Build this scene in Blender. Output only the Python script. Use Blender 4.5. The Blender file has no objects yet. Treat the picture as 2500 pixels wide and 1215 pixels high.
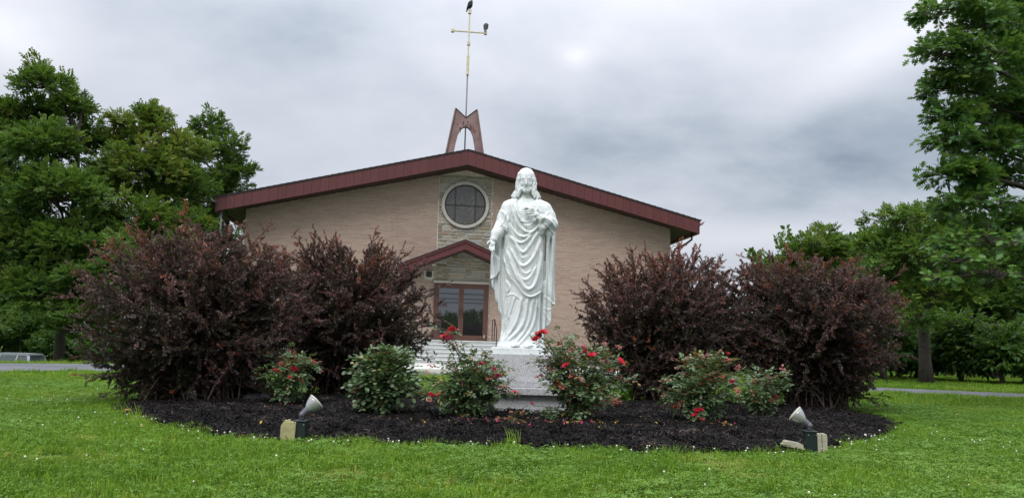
import bpy, math, random
import numpy as np
from mathutils import Matrix, Vector
PI = math.pi
random.seed(7); rng = np.random.default_rng(7)
S = bpy.context.scene
C = S.collection
# ------------------------------------------------------------------ camera
PITCH, ROLL, CAM_H = math.radians(6.974), math.radians(1.666), 0.70
F_ = Vector((0, math.cos(PITCH), math.sin(PITCH)))
R0 = Vector((1, 0, 0)); U0 = Vector((0, -math.sin(PITCH), math.cos(PITCH)))
R_ = math.cos(ROLL) * R0 + math.sin(ROLL) * U0
U_ = -math.sin(ROLL) * R0 + math.cos(ROLL) * U0
cam = bpy.data.cameras.new('camera'); camo = bpy.data.objects.new('camera', cam); C.objects.link(camo)
cam.sensor_width = 36; cam.lens = 36 * 1880 / 2500; cam.clip_end = 2000; cam.clip_start = 0.05
m = Matrix.Identity(4)
for i in range(3):
    m[i][0] = R_[i]; m[i][1] = U_[i]; m[i][2] = -F_[i]
m[2][3] = CAM_H
camo.matrix_world = m
S.camera = camo
S.view_settings.view_transform = 'Standard'; S.view_settings.look = 'None'
S.view_settings.exposure = 0.85; S.view_settings.gamma = 1.0
S.view_settings.use_curve_mapping = False
S.cycles.max_bounces = 8; S.cycles.transparent_max_bounces = 8

def ray(px, py):
    return F_ + R_ * ((px - 1250) / 1880) - U_ * ((py - 607.5) / 1880)
def at(px, py, y):                       # point of the place at depth y that the photo shows at (px, py)
    d = ray(px, py); t = y / d.y
    return (d.x * t, y, CAM_H + d.z * t)
# ------------------------------------------------------------------ sky and sun
SUN_EL, SUN_AZ = math.radians(52), math.radians(205)     # azimuth clockwise from +Y
world = bpy.data.worlds.new('World'); S.world = world; world.use_nodes = True
nt = world.node_tree; nt.nodes.clear()
def N(t, **k):
    n = nt.nodes.new(t)
    for a, b in k.items(): setattr(n, a, b)
    return n
L = lambda a, b: nt.links.new(a, b)
def mth(op, a, b=None, c=None, clamp=False):
    n = N('ShaderNodeMath', operation=op); n.use_clamp = clamp
    for i, v in enumerate((a, b, c)):
        if v is None: continue
        if isinstance(v, (int, float)): n.inputs[i].default_value = v
        else: L(v, n.inputs[i])
    return n.outputs[0]
tc = N('ShaderNodeTexCoord'); sp = N('ShaderNodeSeparateXYZ'); L(tc.outputs['Generated'], sp.inputs[0])
X, Y, Z = sp.outputs
zz = mth('MAXIMUM', Z, 0.0)
den = mth('ADD', zz, 0.40)
cmb = N('ShaderNodeCombineXYZ'); L(mth('DIVIDE', X, den), cmb.inputs[0]); L(mth('DIVIDE', Y, den), cmb.inputs[1]); cmb.inputs[2].default_value = 3.7
mp = N('ShaderNodeMapping'); L(cmb.outputs[0], mp.inputs[0]); mp.inputs['Scale'].default_value = (0.8, 1.0, 1); mp.inputs['Rotation'].default_value = (0, 0, 0.25)
n1 = N('ShaderNodeTexNoise'); n1.inputs['Scale'].default_value = 1.5; n1.inputs['Detail'].default_value = 5; n1.inputs['Roughness'].default_value = 0.48; n1.inputs['Distortion'].default_value = 0.35
L(mp.outputs[0], n1.inputs['Vector'])
n2 = N('ShaderNodeTexNoise'); n2.inputs['Scale'].default_value = 4.6; n2.inputs['Detail'].default_value = 6; n2.inputs['Roughness'].default_value = 0.55
L(mp.outputs[0], n2.inputs['Vector'])
def blob(px, py, sx, sz, tilt=0.0):      # a cloud of the sky in view: soft patch about a direction
    d = ray(px, py).normalized()
    dx = mth('SUBTRACT', X, d.x); dz = mth('SUBTRACT', Z, d.z)
    a = mth('DIVIDE', mth('ADD', mth('MULTIPLY', dx, math.cos(tilt)), mth('MULTIPLY', dz, math.sin(tilt))), sx)
    b = mth('DIVIDE', mth('SUBTRACT', mth('MULTIPLY', dz, math.cos(tilt)), mth('MULTIPLY', dx, math.sin(tilt))), sz)
    w = mth('MULTIPLY', mth('SUBTRACT', n2.outputs['Fac'], 0.5), 2.2)
    q = mth('ADD', mth('ADD', mth('MULTIPLY', a, a), mth('MULTIPLY', b, b)), mth('MULTIPLY', w, 1.0 if sx > .05 else 1.6))
    e = mth('POWER', 2.718, mth('MULTIPLY', q, -1.0))
    front = mth('GREATER_THAN', Y, 0.0)
    return mth('MULTIPLY', e, front)
# luminance factor t: 0 dark blue-grey cloud .. 1 bright white cloud
t = mth('ADD', mth('MULTIPLY', mth('SUBTRACT', n1.outputs['Fac'], 0.5), .85), 0.60)
t = mth('ADD', t, mth('MULTIPLY', mth('SUBTRACT', n2.outputs['Fac'], 0.5), 0.55))
for (px, py, sx, sz, tl, am) in (
        (1980, 425, .20, .045, -.08, -.27), (1500, 320, .16, .06, 0, -.14), (2150, 250, .10, .06, 0, -.12),
        (1440, 112, .030, .014, .35, .11), (1405, 140, .026, .014, -.5, .11), (1465, 134, .034, .010, .1, .07), (1400, 205, .035, .03, .4, .08), (1330, 150, .06, .03, .3, .06), (1850, 575, .16, .022, 0, .24), (1680, 690, .08, .03, 0, -.05),
        (20, 90, .06, .06, 0, .22), (600, 330, .22, .06, 0, .10), (2150, 110, .10, .04, .4, .16), (700, 90, .2, .035, 0, -.10), (1950, 240, .12, .03, .5, .10)):
    t = mth('ADD', t, mth('MULTIPLY', blob(px, py, sx, sz, tl), am))
cr = N('ShaderNodeValToRGB'); e = cr.color_ramp.elements
e[0].position = 0.0; e[0].color = (.245, .300, .375, 1); e[1].position = 1.0; e[1].color = (.92, .93, .96, 1)
for p, c in ((.30, (.38, .43, .50, 1)), (.60, (.575, .61, .68, 1)), (.80, (.70, .72, .78, 1))):
    k = e.new(p); k.color = c
L(t, cr.inputs[0])
gain = mth('ADD', mth('ADD', mth('MULTIPLY', zz, 0.18), mth('MULTIPLY', mth('POWER', zz, 3.0), 2.2)), 0.545)   # overcast brightening to the zenith, steepened overhead as added light for the ground
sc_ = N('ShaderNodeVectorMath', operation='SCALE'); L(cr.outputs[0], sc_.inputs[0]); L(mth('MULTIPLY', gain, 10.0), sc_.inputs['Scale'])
sky = N('ShaderNodeTexSky'); sky.sky_type = 'NISHITA'; sky.sun_disc = False; sky.sun_elevation = SUN_EL; sky.sun_rotation = SUN_AZ
mx = N('ShaderNodeMix', data_type='RGBA'); mx.inputs[0].default_value = 0.95
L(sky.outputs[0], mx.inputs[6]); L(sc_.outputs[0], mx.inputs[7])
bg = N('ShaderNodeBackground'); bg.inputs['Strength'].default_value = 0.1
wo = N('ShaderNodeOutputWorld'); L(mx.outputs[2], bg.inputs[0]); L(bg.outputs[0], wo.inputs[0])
sl = bpy.data.lights.new('sun', 'SUN'); sl.energy = 1.3; sl.angle = math.radians(28); sl.color = (1, .965, .92)
so = bpy.data.objects.new('sun', sl); C.objects.link(so)
sd = Vector((math.sin(SUN_AZ) * math.cos(SUN_EL), math.cos(SUN_AZ) * math.cos(SUN_EL), math.sin(SUN_EL)))
so.rotation_euler = (-sd).to_track_quat('-Z', 'Y').to_euler(); so.location = sd * 50

# ------------------------------------------------------------------ materials
class NT:
    def __init__(s, name):
        s.m = bpy.data.materials.new(name); s.m.use_nodes = True; s.t = s.m.node_tree; s.t.nodes.clear()
        s.out = s.n('ShaderNodeOutputMaterial')
    def n(s, t, **k):
        x = s.t.nodes.new(t)
        for a, b in k.items(): setattr(x, a, b)
        return x
    def l(s, a, b): s.t.links.new(a, b)
    def coord(s, kind='Object', scale=(1, 1, 1)):
        c = s.n('ShaderNodeTexCoord'); mp = s.n('ShaderNodeMapping'); mp.inputs['Scale'].default_value = scale
        s.l(c.outputs[kind], mp.inputs[0]); return mp.outputs[0]
    def noise(s, vec, scale, detail=4, rough=.55):
        x = s.n('ShaderNodeTexNoise'); s.l(vec, x.inputs['Vector']); x.inputs['Scale'].default_value = scale
        x.inputs['Detail'].default_value = detail; x.inputs['Roughness'].default_value = rough; return x.outputs['Fac']
    def ramp(s, fac, stops):
        r = s.n('ShaderNodeValToRGB'); e = r.color_ramp.elements
        e[0].position, e[0].color = stops[0][0], (*stops[0][1], 1); e[1].position, e[1].color = stops[-1][0], (*stops[-1][1], 1)
        for p, c in stops[1:-1]: k = e.new(p); k.color = (*c, 1)
        s.l(fac, r.inputs[0]); return r.outputs[0]
    def mix(s, fac, a, b, mode='MIX'):
        x = s.n('ShaderNodeMix', data_type='RGBA'); x.blend_type = mode
        for i, v in ((0, fac), (6, a), (7, b)):
            if isinstance(v, (int, float)): x.inputs[i].default_value = v
            elif isinstance(v, tuple): x.inputs[i].default_value = (*v, 1)
            else: s.l(v, x.inputs[i])
        return x.outputs[2]
    def math(s, op, a, b=0.0):
        x = s.n('ShaderNodeMath', operation=op)
        for i, v in enumerate((a, b)):
            if isinstance(v, (int, float)): x.inputs[i].default_value = v
            else: s.l(v, x.inputs[i])
        return x.outputs[0]
    def bsdf(s, col, rough=.7, metal=0, spec=.5, bump=None, bd=.01, **kw):
        b = s.n('ShaderNodeBsdfPrincipled')
        if isinstance(col, tuple): b.inputs['Base Color'].default_value = (*col, 1)
        else: s.l(col, b.inputs['Base Color'])
        if isinstance(rough, (int, float)): b.inputs['Roughness'].default_value = rough
        else: s.l(rough, b.inputs['Roughness'])
        b.inputs['Metallic'].default_value = metal; b.inputs['Specular IOR Level'].default_value = spec
        for k, v in kw.items(): b.inputs[k.replace('_', ' ')].default_value = v
        if bump is not None:
            u = s.n('ShaderNodeBump'); u.inputs['Strength'].default_value = 1; u.inputs['Distance'].default_value = bd
            s.l(bump, u.inputs['Height']); s.l(u.outputs[0], b.inputs['Normal'])
        return b
    def done(s, b): s.l(b.outputs[0], s.out.inputs[0]); return s.m

def leafmat(name, stops, rough=.5, trans=.3, spec=.4, vary=.30):
    q = NT(name)
    a = q.n('ShaderNodeAttribute', attribute_type='INSTANCER', attribute_name='tint')
    g = q.n('ShaderNodeNewGeometry')
    f = q.math('ADD', a.outputs['Fac'], q.math('MULTIPLY', q.math('SUBTRACT', g.outputs['Random Per Island'], .5), vary))
    col = q.ramp(f, stops)
    b = q.bsdf(col, rough, spec=spec)
    tr = q.n('ShaderNodeBsdfTranslucent'); q.l(q.mix(.35, col, (.20, .30, .03), 'MIX'), tr.inputs[0])
    ms = q.n('ShaderNodeMixShader'); ms.inputs[0].default_value = trans
    q.l(b.outputs[0], ms.inputs[1]); q.l(tr.outputs[0], ms.inputs[2]); q.l(ms.outputs[0], q.out.inputs[0])
    return q.m
def plain(name, col, rough=.6, metal=0, spec=.5, var=.15, sc=6, bump=0.0, bsc=60):
    q = NT(name); v = q.coord()
    n = q.noise(v, sc, 5, .6)
    c = q.mix(q.ramp(n, [(.3, (0, 0, 0)), (.7, (1, 1, 1))]), tuple(x * (1 - var) for x in col), tuple(min(1, x * (1 + var)) for x in col))
    bmp = q.noise(v, bsc, 3) if bump else None
    return q.done(q.bsdf(c, rough, metal, spec, bmp, bump))
def objrand(name, stops, rough=.8, sc=9, bump=.004, bsc=40, mixn=.35):
    """colour per piece (object random) with grain"""
    q = NT(name); v = q.coord()
    oi = q.n('ShaderNodeObjectInfo'); g = q.n('ShaderNodeNewGeometry')
    r = q.math('FRACT', q.math('ADD', oi.outputs['Random'], g.outputs['Random Per Island']))
    base = q.ramp(r, stops)
    n = q.noise(v, sc, 6, .65)
    c = q.mix(mixn, base, q.ramp(n, [(.25, (.35, .35, .35)), (.75, (1.0, 1.0, 1.0))]), 'MULTIPLY')
    return q.done(q.bsdf(c, rough, bump=q.noise(v, bsc, 4, .6), bd=bump, spec=.3))

M = {}
M['blade'] = leafmat('grass_blade', [(0, (.050, .120, .010)), (.35, (.115, .235, .016)), (.65, (.195, .335, .026)), (.85, (.31, .38, .06)), (1, (.40, .29, .11))], .55, .38, .22, .60)
M['clover'] = leafmat('clover_leaf', [(0, (.060, .140, .014)), (.5, (.115, .235, .026)), (1, (.21, .32, .06))], .55, .32, .25, .6)
M['clover_head'] = plain('clover_head', (.62, .60, .50), .8, var=.2, sc=200)
M['leaf_tree'] = leafmat('tree_leaf', [(0, (.022, .065, .014)), (.35, (.052, .125, .022)), (.6, (.105, .195, .030)), (.85, (.18, .25, .034)), (1, (.25, .22, .04))], .5, .40, .3)
M['leaf_oak'] = leafmat('oak_leaf', [(0, (.024, .072, .022)), (.4, (.052, .135, .032)), (.75, (.095, .20, .036)), (1, (.18, .23, .04))], .45, .36, .35)
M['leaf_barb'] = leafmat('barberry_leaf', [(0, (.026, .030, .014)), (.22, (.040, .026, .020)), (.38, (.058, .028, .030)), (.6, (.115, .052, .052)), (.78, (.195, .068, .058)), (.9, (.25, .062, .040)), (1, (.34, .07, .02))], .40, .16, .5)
M['leaf_rose'] = leafmat('rose_leaf', [(0, (.045, .085, .040)), (.4, (.095, .155, .070)), (.7, (.155, .225, .095)), (.84, (.26, .19, .05)), (.93, (.22, .05, .03)), (1, (.24, .035, .025))], .42, .22, .5)
M['leaf_weed'] = leafmat('weed_leaf', [(0, (.06, .17, .02)), (1, (.16, .33, .04))], .5, .35)
M['petal_red'] = leafmat('petal_red', [(0, (.70, .010, .055)), (1, (.85, .030, .12))], .5, .45, .3)
M['petal_pink'] = leafmat('petal_pink', [(0, (.75, .03, .19)), (1, (.85, .10, .30))], .5, .45, .3)
M['petal_pale'] = leafmat('petal_pale', [(0, (.65, .30, .22)), (1, (.75, .5, .38))], .6, .3, .3)
M['fallen'] = leafmat('fallen_leaf', [(0, (.10, .04, .015)), (.5, (.30, .15, .03)), (1, (.45, .32, .05))], .7, .1)
M['bark'] = plain('bark', (.060, .048, .038), .9, var=.4, sc=14, bump=.01, bsc=30)
M['twig'] = plain('barberry_stem', (.055, .032, .024), .8, var=.3, sc=20)
M['rose_stem'] = plain('rose_stem', (.07, .075, .03), .7, var=.4, sc=20)
M['chip'] = leafmat('mulch_chip', [(0, (.003, .0026, .0028)), (.5, (.0095, .0080, .0078)), (.85, (.026, .021, .0195)), (1, (.080, .060, .048))], .8, 0.0, .18)

q = NT('soil'); v = q.coord(); M['mulch_base'] = q.done(q.bsdf(q.ramp(q.noise(v, 45, 6, .7), [(.3, (.003, .003, .003)), (.7, (.016, .013, .012))]), .9, bump=q.noise(v, 60, 5), bd=.03))
q = NT('lawn_ground'); v = q.coord()
c1 = q.ramp(q.noise(v, 26, 6, .7), [(.3, (.022, .045, .010)), (.7, (.065, .125, .020))])
c2 = q.ramp(q.noise(v, .5, 4, .6), [(.35, (.65, .75, .6)), (.65, (1.15, 1.1, 1.0))])
M['ground'] = q.done(q.bsdf(q.mix(1.0, c1, c2, 'MULTIPLY'), .95, spec=.1, bump=q.noise(v, 60, 5), bd=.03))
q = NT('asphalt'); v = q.coord()
c1 = q.ramp(q.noise(v, 130, 3, .8), [(.3, (.080, .082, .090)), (.7, (.150, .153, .165))])
c2 = q.ramp(q.noise(v, .7, 6, .65), [(.35, (.75, .75, .76)), (.65, (1.12, 1.12, 1.12))])
M['asphalt'] = q.done(q.bsdf(q.mix(1, c1, c2, 'MULTIPLY'), .85, spec=.3, bump=q.noise(v, 150, 3), bd=.004))
q = NT('concrete'); v = q.coord()
c1 = q.ramp(q.noise(v, 2.2, 8, .7), [(.3, (.46, .45, .41)), (.7, (.60, .585, .54))])
M['concrete'] = q.done(q.bsdf(c1, .8, spec=.3, bump=q.noise(v, 90, 3), bd=.002))
q = NT('step_concrete'); v = q.coord()
c1 = q.ramp(q.noise(v, 2.2, 8, .7), [(.3, (.30, .32, .31)), (.7, (.40, .415, .40))])
M['step'] = q.done(q.bsdf(c1, .75, spec=.3, bump=q.noise(v, 90, 3), bd=.002))
M['nosing'] = plain('step_nosing', (.62, .63, .62), .7, var=.1)
q = NT('granite'); v = q.coord()
c1 = q.ramp(q.noise(v, 150, 2, .9), [(.36, (.10, .10, .11)), (.46, (.36, .36, .37)), (.60, (.47, .47, .48)), (.70, (.62, .62, .62))])
c2 = q.ramp(q.noise(v, 3, 6, .6), [(.3, (.85, .85, .84)), (.7, (1.05, 1.05, 1.05))])
M['granite'] = q.done(q.bsdf(q.mix(1, c1, c2, 'MULTIPLY'), .6, spec=.4))
q = NT('statue_paint'); v = q.coord()
st = q.noise(q.coord(scale=(6, 6, 1.4)), 5, 8, .7)
c1 = q.ramp(st, [(.30, (.40, .42, .40)), (.45, (.60, .63, .62)), (.7, (.67, .70, .71))])
sp_ = q.ramp(q.noise(v, 38, 4, .7), [(.69, (1, 1, 1)), (.76, (.50, .49, .46))])
M['statue'] = q.done(q.bsdf(q.mix(1, c1, sp_, 'MULTIPLY'), .72, spec=.25, bump=q.noise(v, 70, 4), bd=.0015))
M['stain'] = plain('weather_stain', (.20, .20, .19), .8, var=.4, sc=60)
M['brick'] = objrand('brick_tan', [(0, (.37, .265, .212)), (.4, (.43, .32, .256)), (.75, (.45, .345, .28)), (1, (.39, .285, .23))], .85, 12, .003, 50, .30)
M['mortar'] = plain('mortar', (.66, .55, .465), .9, var=.15, sc=8, bump=.003)
M['mortar_grey'] = plain('stone_mortar', (.52, .50, .44), .9, var=.15, sc=8, bump=.003)
M['stone'] = objrand('ledge_stone', [(0, (.27, .25, .20)), (.15, (.43, .385, .29)), (.3, (.34, .33, .30)), (.45, (.45, .39, .29)), (.55, (.38, .37, .34)), (.7, (.30, .25, .17)), (.85, (.43, .40, .34)), (.95, (.44, .32, .21)), (1, (.17, .14, .11))], .85, 16, .012, 30, .45)
M['limestone'] = plain('limestone_trim', (.40, .375, .33), .75, var=.10, sc=7, bump=.002)
q = NT('red_fascia'); v = q.coord(); oi = q.n('ShaderNodeObjectInfo')
r_ = q.ramp(oi.outputs['Random'], [(0, (.090, .021, .020)), (1, (.106, .025, .024))])
d_ = q.ramp(q.noise(q.coord(scale=(1, 1, .35)), 4, 7, .65), [(.3, (.78, .80, .82)), (.7, (1.06, 1.04, 1.03))])
M['fascia'] = q.done(q.bsdf(q.mix(1, r_, d_, 'MULTIPLY'), .42, spec=.45))
M['soffit'] = plain('soffit_brown', (.045, .020, .018), .6, var=.15)
M['shingle'] = plain('roof_shingle', (.030, .028, .032), .95, var=.4, sc=9, bump=.01)
M['trim_dark'] = plain('dark_trim', (.030, .016, .015), .5)
M['bronze'] = plain('bronze_frame', (.085, .036, .024), .4, spec=.5, var=.12)
M['steel_leg'] = plain('steeple_weathered_brown', (.20, .125, .115), .55, var=.32, sc=2.2)
M['rust'] = plain('rust_stain', (.10, .035, .022), .8, var=.4, sc=10)
M['pole'] = plain('pole_grey', (.12, .11, .12), .5, metal=.2)
M['gold'] = plain('pale_gold_paint', (.56, .50, .33), .45, var=.2, sc=3)
M['black_rail'] = plain('black_iron', (.015, .013, .013), .5)
M['gutter'] = plain('gutter_metal', (.30, .30, .30), .4, metal=.3)
M['gutter_red'] = plain('gutter_red', (.10, .03, .03), .4)
q = NT('door_glass'); b = q.bsdf((.150, .155, .165), .02, metal=.92, spec=.6); M['glass'] = q.done(b)
q = NT('leaded_glass'); v = q.coord()
g1 = q.ramp(q.noise(v, 5, 5, .6), [(.3, (.050, .048, .044)), (.7, (.085, .08, .072))])
M['leaded'] = q.done(q.bsdf(g1, .22, spec=.7, bump=q.noise(v, 9, 3), bd=.01))
M['lead'] = plain('lead_line', (.17, .165, .15), .5, var=.2)
M['lamp_white'] = plain('lamp_white', (.72, .70, .64), .4)
M['bulb_glass'] = plain('bulb_silver', (.42, .42, .42), .25, metal=.45, var=.08)
M['bulb_face'] = plain('bulb_lens', (.40, .385, .32), .25, var=.1)
M['plastic_grey'] = plain('socket_grey', (.085, .085, .105), .5, var=.2)
M['box_green'] = plain('dark_green_box', (.006, .014, .014), .45, var=.3)
M['plastic_amber'] = plain('yellowed_plastic', (.36, .33, .17), .32, var=.25, sc=14)
M['plastic_taupe'] = plain('weathered_cover', (.33, .31, .23), .45, var=.2, sc=14)
M['bird'] = plain('black_feathers', (.008, .008, .009), .6, var=.4, sc=30, bump=.01)
M['bird_head'] = plain('bird_grey_skin', (.03, .028, .03), .7)
M['car_paint'] = plain('silver_paint', (.36, .39, .42), .25, metal=.5, var=.03)
M['car_glass'] = plain('car_glass', (.05, .065, .075), .08, spec=.8, var=.1)
M['rubber'] = plain('rubber', (.015, .015, .016), .8)
M['car_light'] = plain('tail_light', (.35, .02, .02), .2)
M['chrome'] = plain('wheel_alloy', (.5, .5, .5), .3, metal=.8)
M['rock'] = plain('dark_rock', (.012, .012, .015), .7, var=.5, sc=12, bump=.01)
M['wire'] = M['black_rail']

# ------------------------------------------------------------------ helpers
def tag(o, label=None, cat=None, group=None, kind=None):
    if label: o['label'] = label
    if cat: o['category'] = cat
    if group: o['group'] = group
    if kind: o['kind'] = kind
    return o
def thing(name, label, cat, loc=(0, 0, 0), rz=0, group=None):
    o = bpy.data.objects.new(name, None); C.objects.link(o); o.empty_display_size = .1
    o.location = loc; o.rotation_euler = (0, 0, rz)
    return tag(o, label, cat, group)
def newmesh(name, V, Fc, mats, smooth=False, midx=None):
    me = bpy.data.meshes.new(name)
    V = np.asarray(V, dtype=np.float32)
    if isinstance(Fc, np.ndarray) and Fc.ndim == 2:
        k = Fc.shape[1]; n = len(Fc)
        me.vertices.add(len(V)); me.vertices.foreach_set('co', V.ravel())
        me.loops.add(n * k); me.loops.foreach_set('vertex_index', Fc.ravel().astype(np.int32))
        me.polygons.add(n); me.polygons.foreach_set('loop_start', np.arange(0, n * k, k, dtype=np.int32))
        me.update(calc_edges=True)
    else:
        me.from_pydata([tuple(map(float, v)) for v in V], [], [tuple(int(i) for i in f) for f in Fc])
    for mm in (mats if isinstance(mats, (list, tuple)) else [mats]): me.materials.append(mm)
    if smooth: me.polygons.foreach_set('use_smooth', [True] * len(me.polygons))
    if midx is not None: me.polygons.foreach_set('material_index', np.asarray(midx, dtype=np.int32))
    me.validate(); me.update()
    return me
def mobj(name, me, parent=None, loc=None, rot=None, scale=None, kind=None, linked=True):
    o = bpy.data.objects.new(name, me)
    if linked: C.objects.link(o)
    if parent is not None: o.parent = parent
    if loc is not None: o.location = loc
    if rot is not None: o.rotation_euler = rot
    if scale is not None: o.scale = (scale,) * 3 if isinstance(scale, (int, float)) else scale
    if kind: o['kind'] = kind
    return o
class MB:
    def __init__(s): s.V = []; s.F = []; s.I = []
    def add(s, V, F, mi=0):
        n = len(s.V); s.V += [tuple(v) for v in V]; s.F += [tuple(i + n for i in f) for f in F]; s.I += [mi] * len(F)
    def box(s, x0, x1, y0, y1, z0, z1, mi=0, bev=0.0):
        if bev:                                   # chamfered box
            xs, ys, zs = (x0, x1), (y0, y1), (z0, z1); b = bev; V = []; id_ = {}
            for i in (0, 1):
                for j in (0, 1):
                    for k in (0, 1):
                        c = (xs[i], ys[j], zs[k]); sg = (1 if i == 0 else -1, 1 if j == 0 else -1, 1 if k == 0 else -1)
                        for ax in range(3):
                            p = [c[q] + sg[q] * b for q in range(3)]; p[ax] = c[ax]
                            id_[(i, j, k, ax)] = len(V); V.append(tuple(p))
            F = []
            for ax in range(3):
                o1, o2 = [a for a in range(3) if a != ax]
                for sde in (0, 1):
                    q = []
                    for (u, w) in ((0, 0), (1, 0), (1, 1), (0, 1)):
                        ijk = [0, 0, 0]; ijk[ax] = sde; ijk[o1] = u; ijk[o2] = w; q.append(id_[(*ijk, ax)])
                    F.append(q)
            for ax in range(3):
                o1, o2 = [a for a in range(3) if a != ax]
                for u in (0, 1):
                    for w in (0, 1):
                        def g(e_, a_):
                            ijk = [0, 0, 0]; ijk[ax] = e_; ijk[o1] = u; ijk[o2] = w; return id_[(*ijk, a_)]
                        F.append([g(0, o1), g(1, o1), g(1, o2), g(0, o2)])
            for i in (0, 1):
                for j in (0, 1):
                    for k in (0, 1): F.append([id_[(i, j, k, 0)], id_[(i, j, k, 1)], id_[(i, j, k, 2)]])
            s.add(V, F, mi); return
        V = [(x, y, z) for x in (x0, x1) for y in (y0, y1) for z in (z0, z1)]
        s.add(V, [(0, 1, 3, 2), (4, 6, 7, 5), (0, 4, 5, 1), (2, 3, 7, 6), (0, 2, 6, 4), (1, 5, 7, 3)], mi)
    def prism(s, poly, y0, y1, mi=0, shift=None):  # polygon in (x, z), extruded along y
        n = len(poly); sh = shift or (0, 0)
        V = [(p[0], y0, p[1]) for p in poly] + [(p[0] + sh[0], y1, p[1] + sh[1]) for p in poly]
        F = [tuple(range(n)), tuple(range(2 * n - 1, n - 1, -1))] + [(i, i + n, (i + 1) % n + n, (i + 1) % n) for i in range(n)]
        s.add(V, F, mi)
    def tube(s, P, R, n=6, mi=0, caps=True):
        P = [Vector(p) for p in P]; k = len(P)
        if isinstance(R, (int, float)): R = [R] * k
        V = []; F = []; up = Vector((0, 0, 1)); prev = None
        for i in range(k):
            d = (P[min(i + 1, k - 1)] - P[max(i - 1, 0)]).normalized()
            if prev is None: a = d.orthogonal().normalized()
            else:
                a = prev - d * prev.dot(d)
                a = a.normalized() if a.length > 1e-6 else d.orthogonal().normalized()
            prev = a; b = d.cross(a)
            for j in range(n):
                an = 2 * PI * j / n; V.append(P[i] + (a * math.cos(an) + b * math.sin(an)) * R[i])
        for i in range(k - 1):
            for j in range(n): F.append((i * n + j, i * n + (j + 1) % n, (i + 1) * n + (j + 1) % n, (i + 1) * n + j))
        if caps: F += [tuple(range(n - 1, -1, -1)), tuple((k - 1) * n + j for j in range(n))]
        s.add(V, F, mi)
    def lathe(s, prof, n=24, mi=0, axis=None, origin=(0, 0, 0)):  # prof (r, h) along axis
        ax = Vector(axis or (0, 0, 1)).normalized(); a = ax.orthogonal().normalized(); b = ax.cross(a); O = Vector(origin)
        V = []; F = []
        for r, h in prof:
            for j in range(n):
                an = 2 * PI * j / n; V.append(O + ax * h + (a * math.cos(an) + b * math.sin(an)) * r)
        for i in range(len(prof) - 1):
            for j in range(n): F.append((i * n + j, i * n + (j + 1) % n, (i + 1) * n + (j + 1) % n, (i + 1) * n + j))
        F += [tuple(range(n - 1, -1, -1)), tuple((len(prof) - 1) * n + j for j in range(n))]
        s.add(V, F, mi)
    def mesh(s, name, mats, smooth=False): return newmesh(name, s.V, s.F, mats, smooth, s.I)
    def build(s, name, mats, parent=None, smooth=False, kind=None, **k):
        return mobj(name, s.mesh(name, mats, smooth), parent, kind=kind, **k)
def boxpart(name, mat, parent, *b, bev=0.0, **k):
    q = MB(); q.box(*b, bev=bev); return q.build(name, mat, parent, **k)

# --- scattering of uncountable leaves, blades and chips (kind stuff) with geometry nodes
_trees = {}
def scatter_tree(protos):
    key = tuple(p.name for p in protos)
    if key in _trees: return _trees[key]
    g = bpy.data.node_groups.new('scatter', 'GeometryNodeTree')
    g.interface.new_socket('Geometry', in_out='INPUT', socket_type='NodeSocketGeometry')
    g.interface.new_socket('Geometry', in_out='OUTPUT', socket_type='NodeSocketGeometry')
    n = g.nodes; gi = n.new('NodeGroupInput'); go = n.new('NodeGroupOutput')
    ip = n.new('GeometryNodeInstanceOnPoints'); jn = n.new('GeometryNodeJoinGeometry')
    for p in reversed(protos):
        oi = n.new('GeometryNodeObjectInfo'); oi.inputs['Object'].default_value = p; oi.inputs['As Instance'].default_value = True
        g.links.new(oi.outputs['Geometry'], jn.inputs[0])
    def attr(nm, ty):
        a = n.new('GeometryNodeInputNamedAttribute'); a.data_type = ty; a.inputs['Name'].default_value = nm; return a.outputs['Attribute']
    g.links.new(gi.outputs[0], ip.inputs['Points']); g.links.new(jn.outputs[0], ip.inputs['Instance'])
    ip.inputs['Pick Instance'].default_value = True
    g.links.new(attr('pick', 'INT'), ip.inputs['Instance Index'])
    er = n.new('FunctionNodeEulerToRotation'); g.links.new(attr('rot', 'FLOAT_VECTOR'), er.inputs[0]); g.links.new(er.outputs[0], ip.inputs['Rotation'])
    g.links.new(attr('size', 'FLOAT'), ip.inputs['Scale'])
    g.links.new(ip.outputs[0], go.inputs[0])
    _trees[key] = g; return g
def scatter(name, P, rot, size, tint, protos, parent=None, pick=None):
    P = np.asarray(P, dtype=np.float32); n = len(P)
    me = bpy.data.meshes.new(name); me.vertices.add(n); me.vertices.foreach_set('co', P.ravel())
    for nm, ty, key, arr in (('rot', 'FLOAT_VECTOR', 'vector', rot), ('size', 'FLOAT', 'value', size), ('tint', 'FLOAT', 'value', tint)):
        a = me.attributes.new(nm, ty, 'POINT'); a.data.foreach_set(key, np.asarray(arr, dtype=np.float32).ravel())
    if pick is None: pick = rng.integers(0, len(protos), n)
    a = me.attributes.new('pick', 'INT', 'POINT'); a.data.foreach_set('value', np.asarray(pick, dtype=np.int32))
    me.update()
    o = mobj(name, me, parent, kind='stuff')
    md = o.modifiers.new('scatter', 'NODES'); md.node_group = scatter_tree(protos)
    return o
def proto(name, me): return mobj(name, me, linked=False)
def dir_rot(D, roll):                    # euler that turns +X to direction D
    D = np.asarray(D); l = np.linalg.norm(D, axis=1) + 1e-9
    return np.stack([roll, -np.arcsin(np.clip(D[:, 2] / l, -1, 1)), np.arctan2(D[:, 1], D[:, 0])], 1)
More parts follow.
